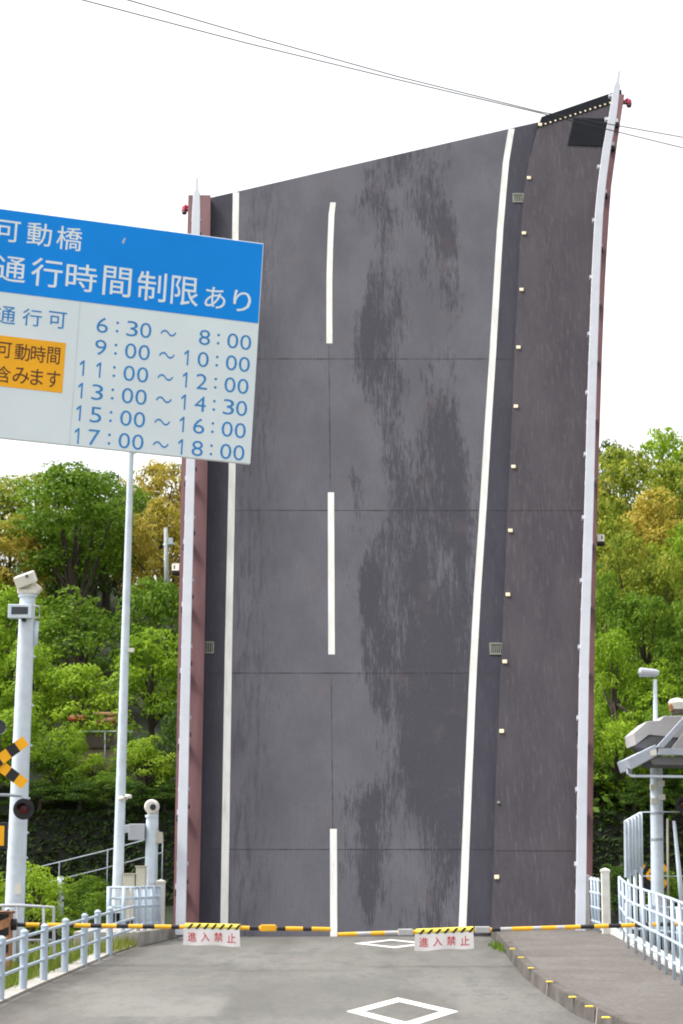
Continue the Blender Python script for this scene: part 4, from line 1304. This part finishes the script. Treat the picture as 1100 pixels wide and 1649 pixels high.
m_.prism([C(1030, 1176, .9), C(1052, 1157, .9), C(1073, 1155, .9), C(1079, 1148, .9), C(1160, 1148, .9), C(1160, 1190, .9), C(1055, 1179, .9), C(1033, 1196, .9)], (0, 1.5, 0)); m_.build('upper_roof', 'roof_grey', t, bevel=.012)
m_ = MB(); m_.prism([C(1036, 1195, .95), C(1056, 1181, .95), C(1160, 1181, .95), C(1160, 1203, .95), C(1048, 1203, .95)], (0, 1.3, 0)); m_.build('roof_lining', 'roof_under', t)
m_ = MB(); m_.prism([C(1044, 1218, .05), C(1240, 1219, .05), C(1240, 1234, .05), C(1052, 1231, .05)], (0, 1.5, 0)); m_.build('soffit', 'roof_under', t)
m_ = MB(); m_.tube([C(1013, 1238, .2), C(1013, 1244, .2), C(1019, 1249, .2), C(1240, 1252, .2)], .03, 8); m_.build('gutter_pipe', 'galvanised', t)
for dx in (1150, 1236):
    m_ = MB(); p = C(dx, 1230, .5); m_.tube([p, Vector((p.x, p.y, road_z(45) - .36))], .06, 10); m_.build('post', 'galvanised', t)
p = C(1094, 1134, .3)
m_ = MB(); m_.tube([p + Vector((.0, 0, -.2)), p + Vector((0, 0, -.08))], .13, 12, 1); m_.tube([p + Vector((0, 0, -.09)), p + Vector((0, 0, .06)), p + Vector((0, 0, .13)), p + Vector((0, 0, .16))], [.13, .2, .15, .04], 14, 0)
m_.tube([p + Vector((-.13, -.06, -.12)), p + Vector((-.16, -.08, .02))], .05, 8, 2)
m_.build('ridge_vent', ['camera_cream', 'brown_wall', 'rust_orange'], t)
# thin pole and slanted stay by the canopy
Y = 46.2
t = thing('stay_pole', at(1103, 1500, Y), 'pale slanting stay pole leaning beneath the canopy at the right edge', 'stay pole')
m_ = MB(); m_.tube([at(1085.5, 1322, Y), at(1103, 1500, Y)], [.035, .07], 10); m_.build('stay', 'galvanised', t)
t = thing('thin_pole', at(1076.5, 1500, Y + 1), 'very thin beige pole right of the grey lamp pole', 'pole')
m_ = MB(); m_.tube([at(1075, 1318, Y + 1), at(1076.5, 1500, Y + 1)], .025, 8); m_.build('shaft', 'cabinet_beige', t)
m_ = MB(); m_.tube([at(1030, 1308, Y + 1), at(1130, 1307, Y + 1)], .012, 6); m_.tube([at(1035, 1411, Y + 1), at(1130, 1411, Y + 1)], .012, 6); m_.build('cross_wires', 'galvanised', t)

# ---- yellow reflectors on the kerb top
for i, (px, py) in enumerate(((825, 1529), (839, 1543), (855, 1560), (885, 1582), (922, 1607), (949, 1622), (976, 1640))):
    p = road(px, py, KH)
    m_ = MB(); m_.prism([p + Vector((-.055, -.06, 0)), p + Vector((.055, -.06, 0)), p + Vector((.05, .06, 0)), p + Vector((-.05, .06, 0))], (0, 0, .02))
    o = m_.build('kerb_reflector', 'reflector_yellow', None, bevel=.01)
    tag(o, 'small yellow reflector fixed on top of the curved sidewalk kerb', 'reflector', 'yellow kerb reflectors')

# ---- overhead cables
def cable(pts, label):
    m_ = MB(); P = []
    for i in range(len(pts) - 1):
        for k in range(8):
            s = k / 8
            a, b = pts[i], pts[i + 1]
            P.append(at(a[0] + (b[0] - a[0]) * s, a[1] + (b[1] - a[1]) * s, a[2] + (b[2] - a[2]) * s))
    P.append(at(*pts[-1]))
    m_.tube(P, .0065, 6)
    tag(m_.build('overhead_cable', 'cable_black'), label, 'cable', 'overhead cables')
cable([(-500, -170, 16), (130, -1, 20), (400, 70, 22), (640, 128, 23.5), (870, 182, 25), (1100, 238, 26.5), (1700, 370, 30)], 'lower thin black cable, entering left of the other and leaving below it')
cable([(-400, -190, 16), (203, -1, 20), (420, 62, 22), (640, 123, 23.5), (870, 180, 25), (1100, 221, 26.5), (1700, 318, 30)], 'upper thin black cable, entering right of the other and leaving above it')

# ============================================================ VEGETATION
def leaf_cloud(rng, lobes, per, size, fill=0.35, updown=0.35):
    """leaf blades spread through the lobes; each blade its own island"""
    C_, N_, S_ = [], [], []
    for (c, r) in lobes:
        n = int(per * (r[0] * r[1] + r[0] * r[2] + r[1] * r[2]) / 3)
        d = rng.normal(size=(n, 3)); d /= np.linalg.norm(d, axis=1, keepdims=True)
        d[:, 2] = np.where(d[:, 2] < -0.35, -d[:, 2], d[:, 2])
        rad = np.where(rng.random(n) < fill, rng.random(n) ** 0.5, 0.86 + 0.22 * rng.random(n))
        C_.append(np.array(c) + d * rad[:, None] * np.array(r))
        nn = d + rng.normal(size=(n, 3)) * 0.55; nn[:, 2] += updown
        N_.append(nn / np.linalg.norm(nn, axis=1, keepdims=True))
        S_.append(size * (0.65 + 0.7 * rng.random(n)))
    C_, N_, S_ = np.concatenate(C_), np.concatenate(N_), np.concatenate(S_)
    n = len(C_)
    t = rng.normal(size=(n, 3)); t -= N_ * (t * N_).sum(1, keepdims=True); t /= np.linalg.norm(t, axis=1, keepdims=True)
    b = np.cross(N_, t)
    L, W = S_[:, None], (S_ * 0.55)[:, None]
    P = np.stack([C_ - t * L * .5, C_ + b * W * .5 + N_ * L * .08, C_ + t * L * .5 - N_ * L * .06, C_ - b * W * .5 + N_ * L * .08], 1).reshape(-1, 3)
    return P, n
def quads_mesh(name, P, n):
    me = bpy.data.meshes.new(name)
    me.vertices.add(n * 4); me.loops.add(n * 4); me.polygons.add(n)
    me.vertices.foreach_set('co', P.astype(np.float32).ravel())
    me.loops.foreach_set('vertex_index', np.arange(n * 4, dtype=np.int32))
    me.polygons.foreach_set('loop_start', np.arange(0, n * 4, 4, dtype=np.int32))
    me.update(calc_edges=True)
    me.validate()
    return me
def crown_proto(seed, kind):
    """crown about 1 in radius; height is drawn in units of the radius and squared up when placed"""
    rng = np.random.default_rng(seed)
    lobes = []
    H = CH[kind]
    nl = {'round': 38, 'tall': 44, 'low': 30}[kind]
    for i in range(nl):
        a = rng.random() * 2 * math.pi
        hh = (i + rng.random()) / nl
        if kind == 'low':
            z = 0.10 + 0.72 * hh; env = 0.92 * math.sqrt(max(0.02, 1 - (hh * .98) ** 2))
        elif kind == 'tall':
            z = 0.42 + 0.48 * hh; env = 0.85 * math.sqrt(max(0.03, 1 - (abs(hh - .4) / .62) ** 2))
        else:
            z = 0.30 + 0.58 * hh; env = 0.86 * math.sqrt(max(0.03, 1 - (abs(hh - .3) / .72) ** 2))
        rr = env * (0.30 + 0.70 * math.sqrt(rng.random()))
        r = 0.17 + 0.27 * rng.random()
        c = (rr * math.cos(a), rr * math.sin(a), z * H)
        lobes.append((c, (r, r, r * .72)))
        # small side clumps break up each lobe
        for k in range(2):
            a2 = rng.random() * 2 * math.pi; r2 = r * (.40 + .25 * rng.random())
            lobes.append(((c[0] + math.cos(a2) * r * .9, c[1] + math.sin(a2) * r * .9, c[2] + (rng.random() - .35) * r), (r2, r2, r2 * .75)))
    for k in range(14):        # loose sprays that break the outline
        c, r = lobes[int(rng.random() * len(lobes))]
        a2 = rng.random() * 2 * math.pi; r2 = 0.07 + 0.07 * rng.random()
        lobes.append(((c[0] + math.cos(a2) * (r[0] + .04), c[1] + math.sin(a2) * (r[0] + .04), c[2] + r[2] * (rng.random() * 1.5 - .3)), (r2, r2, r2 * .7)))
    lf = 0.066 + 0.036 * rng.random()
    P, n = leaf_cloud(rng, lobes, 1150 * (0.085 / lf) ** 1.6, lf, 0.25)
    zt = P[:, 2].max()
    me = quads_mesh('crown_mesh', P * np.array([1, 1, H / zt]), n)
    m_ = MB()
    m_.tube([(0, 0, -.08 * H), (.015, .01, .18 * H), (-.01, .02, .42 * H), (0, 0, .70 * H)], [.10, .08, .055, .02], 8)
    rnd = random.Random(seed)
    for c, r in rnd.sample(lobes, 12):
        z0 = H * (0.16 + .3 * rnd.random())
        m_.tube([(0, 0, z0), (c[0] * .5, c[1] * .5, z0 + (c[2] - z0) * .45), tuple(Vector(c) * .96)], [.045, .028, .008], 5)
    o = m_.build('trunk', 'bark'); tm = o.data
    bpy.data.objects.remove(o)
    return me, tm
CH = {'round': 2.7, 'tall': 3.4, 'low': 2.1}
PROTO = {k: [crown_proto(s, k) for s in ss_] for k, ss_ in (('round', (1, 2, 3)), ('tall', (11, 12)), ('low', (21, 22, 23)))}
for k, l in PROTO.items():
    for me, tm in l:
        me.materials.append(MATS['leaf_green'])
LOOK = {'leaf_green': 'mid green broadleaf tree', 'leaf_bright': 'bright fresh green tree', 'leaf_olive': 'olive tree with yellowish tops',
        'leaf_yellow': 'yellow blossoming tree', 'leaf_dark': 'dark green shaded tree', 'leaf_lime': 'lime green leafy tree'}
def place_tree(px, Y, ytop, wpx, leaf, kind, label, group, zbase=None, cat='tree', name='tree', i=0):
    top_ = at(px, ytop, Y)
    zb_ = hill(top_.x, Y) if zbase is None else zbase
    ht = max(1.2, top_.z - zb_)
    rad = wpx / FPX * Y / 2
    t = thing(name, (top_.x, Y, zb_), label, cat, group)
    me, tm = PROTO[kind][i % len(PROTO[kind])]
    rot = random.random() * 6.28
    for nm, data in (('crown', me), ('trunk', tm)):
        o = bpy.data.objects.new(nm, data); COL.objects.link(o); o.parent = t
        o.rotation_euler = (0, 0, rot)
        o.scale = (rad, rad, ht / CH[kind])
        if nm == 'crown':
            o.material_slots[0].link = 'OBJECT'; o.material_slots[0].material = MATS[leaf]
    return t
left_rows = [
 ('on the skyline', [(-45, 109, 770, 170, 'olive', 'round'), (50, 111, 757, 170, 'olive', 'round'), (150, 112, 752, 150, 'green', 'round'), (262, 108, 738, 130, 'yellow', 'round'), (120, 116, 835, 190, 'dark', 'low'), (190, 117, 840, 180, 'green', 'low'), (175, 105, 815, 170, 'dark', 'low'), (95, 104, 835, 150, 'dark', 'low'), (345, 110, 735, 150, 'yellow', 'round')]),
 ('high on the slope', [(-60, 98, 800, 160, 'olive', 'round'), (18, 97, 825, 130, 'yellow', 'round'), (125, 96, 745, 205, 'green', 'tall'), (205, 100, 775, 110, 'green', 'tall'), (258, 97, 800, 125, 'yellow', 'round'), (325, 98, 830, 110, 'yellow', 'round')]),
 ('halfway up the slope', [(-50, 90, 910, 150, 'bright', 'round'), (30, 88, 938, 150, 'bright', 'low'), (128, 87, 945, 190, 'green', 'low'), (250, 88, 925, 130, 'green', 'round'), (335, 89, 900, 120, 'green', 'round')]),
 ('low on the slope', [(-40, 83, 1010, 150, 'bright', 'low'), (55, 82, 1030, 150, 'bright', 'low'), (140, 81.5, 1065, 150, 'lime', 'low'), (247, 82, 1008, 130, 'bright', 'round'), (318, 82.5, 1010, 110, 'green', 'low')]),
 ('at the slope foot', [(-55, 77.8, 1140, 150, 'green', 'low'), (30, 77.6, 1130, 150, 'bright', 'low'), (92, 77.2, 1205, 90, 'green', 'low'), (236, 77.4, 1183, 115, 'lime', 'low'), (290, 77.8, 1120, 110, 'dark', 'low'), (168, 77.2, 1240, 80, 'green', 'low'), (120, 78.6, 1170, 62, 'bright', 'low'), (203, 78.4, 1165, 60, 'green', 'low'), (150, 78.2, 1212, 55, 'lime', 'low'), (65, 76.5, 1262, 100, 'dark', 'low'), (130, 76.5, 1275, 90, 'dark', 'low'), (210, 76.5, 1268, 100, 'dark', 'low'), (265, 76.6, 1255, 80, 'dark', 'low')]),
]
right_rows = [
 ('on the skyline', [(985, 113, 703, 70, 'dark', 'round'), (1078, 114, 686, 120, 'lime', 'round'), (1160, 112, 690, 130, 'bright', 'round'), (985, 117, 800, 170, 'dark', 'low'), (1075, 118, 790, 180, 'green', 'low'), (925, 111, 720, 120, 'olive', 'round')]),
 ('high on the slope', [(1005, 107, 712, 130, 'olive', 'round'), (1092, 105, 738, 140, 'olive', 'round'), (930, 104, 760, 120, 'yellow', 'round'), (1170, 104, 760, 120, 'olive', 'round')]),
 ('halfway up the slope', [(972, 97, 800, 110, 'olive', 'round'), (1050, 98, 785, 140, 'yellow', 'round'), (1120, 95, 830, 130, 'bright', 'round'), (1010, 92, 850, 110, 'olive', 'round'), (1072, 91, 885, 120, 'olive', 'low')]),
 ('low on the slope', [(975, 87, 905, 110, 'green', 'low'), (1035, 86, 950, 130, 'green', 'round'), (1105, 85, 960, 120, 'green', 'low'), (985, 81.5, 1010, 120, 'bright', 'low'), (1062, 81, 1060, 130, 'bright', 'low'), (1140, 82, 1040, 120, 'green', 'low')]),
 ('at the slope foot', [(992, 77.6, 1160, 120, 'lime', 'low'), (1066, 77.4, 1130, 120, 'green', 'low'), (1130, 77.5, 1120, 120, 'bright', 'low'), (960, 77.3, 1230, 90, 'dark', 'low'), (1022, 76.6, 1265, 90, 'dark', 'low'), (930, 77.6, 1150, 110, 'green', 'low'), (1090, 76.7, 1270, 100, 'dark', 'low')]),
]
ORD = ['first', 'second', 'third', 'fourth', 'fifth', 'sixth', 'seventh', 'eighth', 'ninth', 'tenth', 'eleventh', 'twelfth', 'thirteenth', 'fourteenth', 'fifteenth', 'sixteenth']
idx = 0
for side, rows_ in (('left of the bridge', left_rows), ('right of the bridge', right_rows)):
    for rn, lst in rows_:
        for j, q in enumerate(sorted(lst)):
            px, Y, yt, wp, lf, kd = q
            idx += 1
            lab = f"{LOOK['leaf_' + lf]} {rn} {side}, {ORD[j]} from left"
            place_tree(px, Y, yt, wp, 'leaf_' + lf, kd, lab, 'trees on the hill behind the bridge', None, 'tree', 'tree', idx)
# shrubs close to the left railing
for i, (px, Y, yt, wp, lf, lab) in enumerate(((55, 49.5 - 3, 1385, 150, 'leaf_lime', 'light green leafy shrub behind the pipe frame and mast'),
                                              (-20, 45.0, 1400, 120, 'leaf_bright', 'green shrub at the left edge behind the barrier housing'),
                                              (150, 46.6, 1462, 70, 'leaf_green', 'low dark green shrub right of the slim marker post'))):
    place_tree(px, Y, yt, wp, lf, 'low', lab, None, road_z(Y) - .15, 'shrub', 'shrub', i)
# shrubs on the far bank below the dark slope
for i, (px, Y, yt, wp, lf, lab) in enumerate(((140, 74.0, 1405, 90, 'leaf_green', 'green bush on the far bank below the sloping handrail'), (195, 74.0, 1425, 80, 'leaf_dark', 'dark bush on the far bank behind the tall lamp post'),
                                              (85, 74.2, 1420, 90, 'leaf_green', 'green bush on the far bank behind the slim marker post'),
                                              (990, 74.0, 1390, 110, 'leaf_dark', 'dark bush on the far bank behind the notice board'), (1070, 74.2, 1400, 90, 'leaf_green', 'green bush on the far bank behind the small crossbuck'))):
    place_tree(px, Y, yt, wp, lf, 'low', lab, None, hill(0, Y) - .1, 'bush', 'bush', i)

# ivy and undergrowth over the hill soil (one mass)
def scatter_leaves(name, region, n, size, matn, zf, seed, hgt):
    rng = np.random.default_rng(seed)
    P = []
    X = rng.random(n); Yr = rng.random(n)
    C_ = np.empty((n, 3))
    for i in range(n):
        x, y = region(X[i], Yr[i]); C_[i] = (x, y, zf(x, y) + hgt * rng.random() ** 1.5)
    N_ = rng.normal(size=(n, 3)) * .5 + np.array([0, -.5, .7]); N_ /= np.linalg.norm(N_, axis=1, keepdims=True)
    t = rng.normal(size=(n, 3)); t -= N_ * (t * N_).sum(1, keepdims=True); t /= np.linalg.norm(t, axis=1, keepdims=True)
    b = np.cross(N_, t); S = (size * (.6 + .8 * rng.random(n)))[:, None]
    Q = np.stack([C_ - t * S * .5, C_ + b * S * .3, C_ + t * S * .5, C_ - b * S * .3], 1).reshape(-1, 3)
    me = quads_mesh(name, Q, n); me.materials.append(MATS[matn])
    o = bpy.data.objects.new(name, me); COL.objects.link(o)
    return o
o = scatter_leaves('undergrowth', lambda a, b: ((-26 + 22 * a * 1.0) if a < .55 else (7 + 17 * (a - .55) / .45), 76 + 36 * b), 42000, .36, 'leaf_green', hill, 5, 1.0)
tag(o, 'green undergrowth covering the soil between the hillside trees', 'undergrowth', kind='stuff')
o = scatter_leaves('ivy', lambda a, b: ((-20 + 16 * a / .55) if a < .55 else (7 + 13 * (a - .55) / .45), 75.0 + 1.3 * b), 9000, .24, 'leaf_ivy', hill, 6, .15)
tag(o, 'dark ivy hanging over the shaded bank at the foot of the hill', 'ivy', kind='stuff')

# grass on the left verge and weeds by the kerb
def grass(name, pts, matn, label, hmin, hmax, seed):
    rnd = random.Random(seed); V = []; n = 0
    for p in pts:
        a = rnd.random() * 6.28; h = hmin + (hmax - hmin) * rnd.random(); wd = .008 + .008 * rnd.random()
        lean = Vector((rnd.gauss(0, .3), rnd.gauss(0, .3), 1)).normalized()
        s_ = Vector((math.cos(a), math.sin(a), 0)) * wd
        tip = p + lean * h
        V += [p - s_, p + s_, tip + s_ * .15, tip - s_ * .15]; n += 1
    me = quads_mesh(name, np.array([tuple(v) for v in V]), n); me.materials.append(MATS[matn])
    o = bpy.data.objects.new(name, me); COL.objects.link(o)
    return tag(o, label, 'grass', kind='stuff')
rnd = random.Random(4)
pts = []
for i in range(9000):
    Y = 27 + 19 * rnd.random(); d = .3 + 3.2 * rnd.random() ** 1.6
    if Y > 43.3: continue
    pts.append(Vector((lx(Y) - d, Y, road_z(Y) - .11)))
grass('verge_grass', pts[::2], 'grass_blade', 'dry yellow green grass on the verge behind the left guard rail', .12, .42, 8)
grass('verge_grass', pts[1::2], 'grass_green', 'fresh green grass mixed into the verge behind the left guard rail', .12, .38, 9)
pts = [Vector((lx(Y) - .36 * rnd.random() + .03, Y, road_z(Y))) for Y in [40.6 + 3.4 * rnd.random() for _ in range(700)]]
grass('edge_weeds', pts, 'grass_blade', 'yellowish weeds at the road edge below the concrete pad', .08, .28, 10)
kp = road(806, 1528)
pts = [kp + Vector((rnd.gauss(0, .09), rnd.gauss(0, 1.0), 0)) for _ in range(260)]
grass('kerb_weeds', pts, 'grass_green', 'green weeds growing at the foot of the sidewalk kerb near the bridge', .06, .17, 11)

# ============================================================ FAR SIDE DETAILS
# sloping handrail in front of the dark bank
p0, p1, p2 = at(40, 1402, 74.6), at(170, 1370, 74.6), at(262, 1345, 74.6)
t = thing('handrail', (p0.x, 74.6, hill(p0.x, 74.6)), 'thin grey sloping handrail in front of the dark bank on the far side', 'handrail')
for dz in (0, -.62):
    m_ = MB(); m_.tube([p + Vector((0, 0, dz)) for p in (p0, p1, p2)], .025, 6); m_.build('rail', 'grey_steel', t)
for s in (0, .25, .6, 1):
    q = p0 + (p2 - p0) * s; m_ = MB(); m_.tube([q, Vector((q.x, q.y, hill(q.x, q.y) - .05))], .025, 6); m_.build('post', 'grey_steel', t)
# red and salmon rails on a small terrace half way up on the left
Y = 80.0
ter = [at(128, 1202, Y), at(192, 1198, Y), at(192, 1262, Y), at(128, 1268, Y)]
t = thing('terrace_wall', at(160, 1265, Y), 'tan and brown terrace wall with a thin rail among the left trees', 'wall')
m_ = MB(); m_.prism([at(120, 1205, Y), at(212, 1203, Y), at(212, 1275, Y), at(138, 1285, Y)], (0, .4, 0)); m_.build('wall', 'tan_wall', t, bevel=.02)
m_ = MB(); m_.prism([at(116, 1184, Y - .1), at(212, 1181, Y - .1), at(212, 1203, Y - .1), at(120, 1206, Y - .1)], (0, .5, 0)); m_.build('ledge', 'brown_wall', t, bevel=.02)
m_ = MB(); m_.tube([at(124, 1178, Y - .1), at(214, 1178, Y - .1)], .03, 6)
for x in (126, 169, 210): m_.tube([at(x, 1178, Y - .1), at(x, 1232 if x == 169 else 1190, Y - .1)], .025, 6)
m_.build('thin_rail', 'galvanised', t)
def bars(px, py, lab, lst, matn):
    c = at(px, py, 80.4)
    t = thing('red_railing', (c.x, 80.4, c.z - .5), lab, 'railing')
    for (x0, y0, x1, y1, r_, mn) in lst:
        m_ = MB(); m_.tube([at(x0, y0, 80.4), at(x1, y1, 80.4)], r_, 8); m_.build('bar', mn, t)
    for x in (lst[0][0] + 4, lst[0][2] - 4):
        m_ = MB(); m_.tube([at(x, lst[0][1] - 4, 80.4), at(x, 1182, 80.4)], .05, 8); m_.build('post', 'brown_wall', t)
bars(125, 1158, 'short bright red rail among the left trees above the terrace', [(111, 1158, 138, 1157, .09, 'red_rail'), (113, 1154, 138, 1153, .05, 'salmon_rail')], 'red_rail')
bars(170, 1160, 'salmon and red double rail left of the tall lamp post', [(150, 1149, 190, 1150, .07, 'salmon_rail'), (153, 1161, 190, 1158, .10, 'salmon_rail'), (153, 1166, 188, 1164, .06, 'red_rail')], 'red_rail')
# utility pole in the trees
Y = 93.0
t = thing('utility_pole', at(269, 960, Y), 'grey utility pole half hidden in the trees just left of the leaf', 'utility pole')
m_ = MB(); m_.tube([at(269.5, 990, Y), at(267, 850, Y)], [.13, .09], 10); m_.build('pole', 'pole_concrete', t)
m_ = MB(); m_.tube([at(263, 878, Y), at(281, 876, Y)], .06, 6); m_.box(at(275, 872, Y) + Vector((0, -.1, 0)), (.2, .2, .3)); m_.build('cross_arm', 'galvanised', t)
print('objects', len(bpy.data.objects))
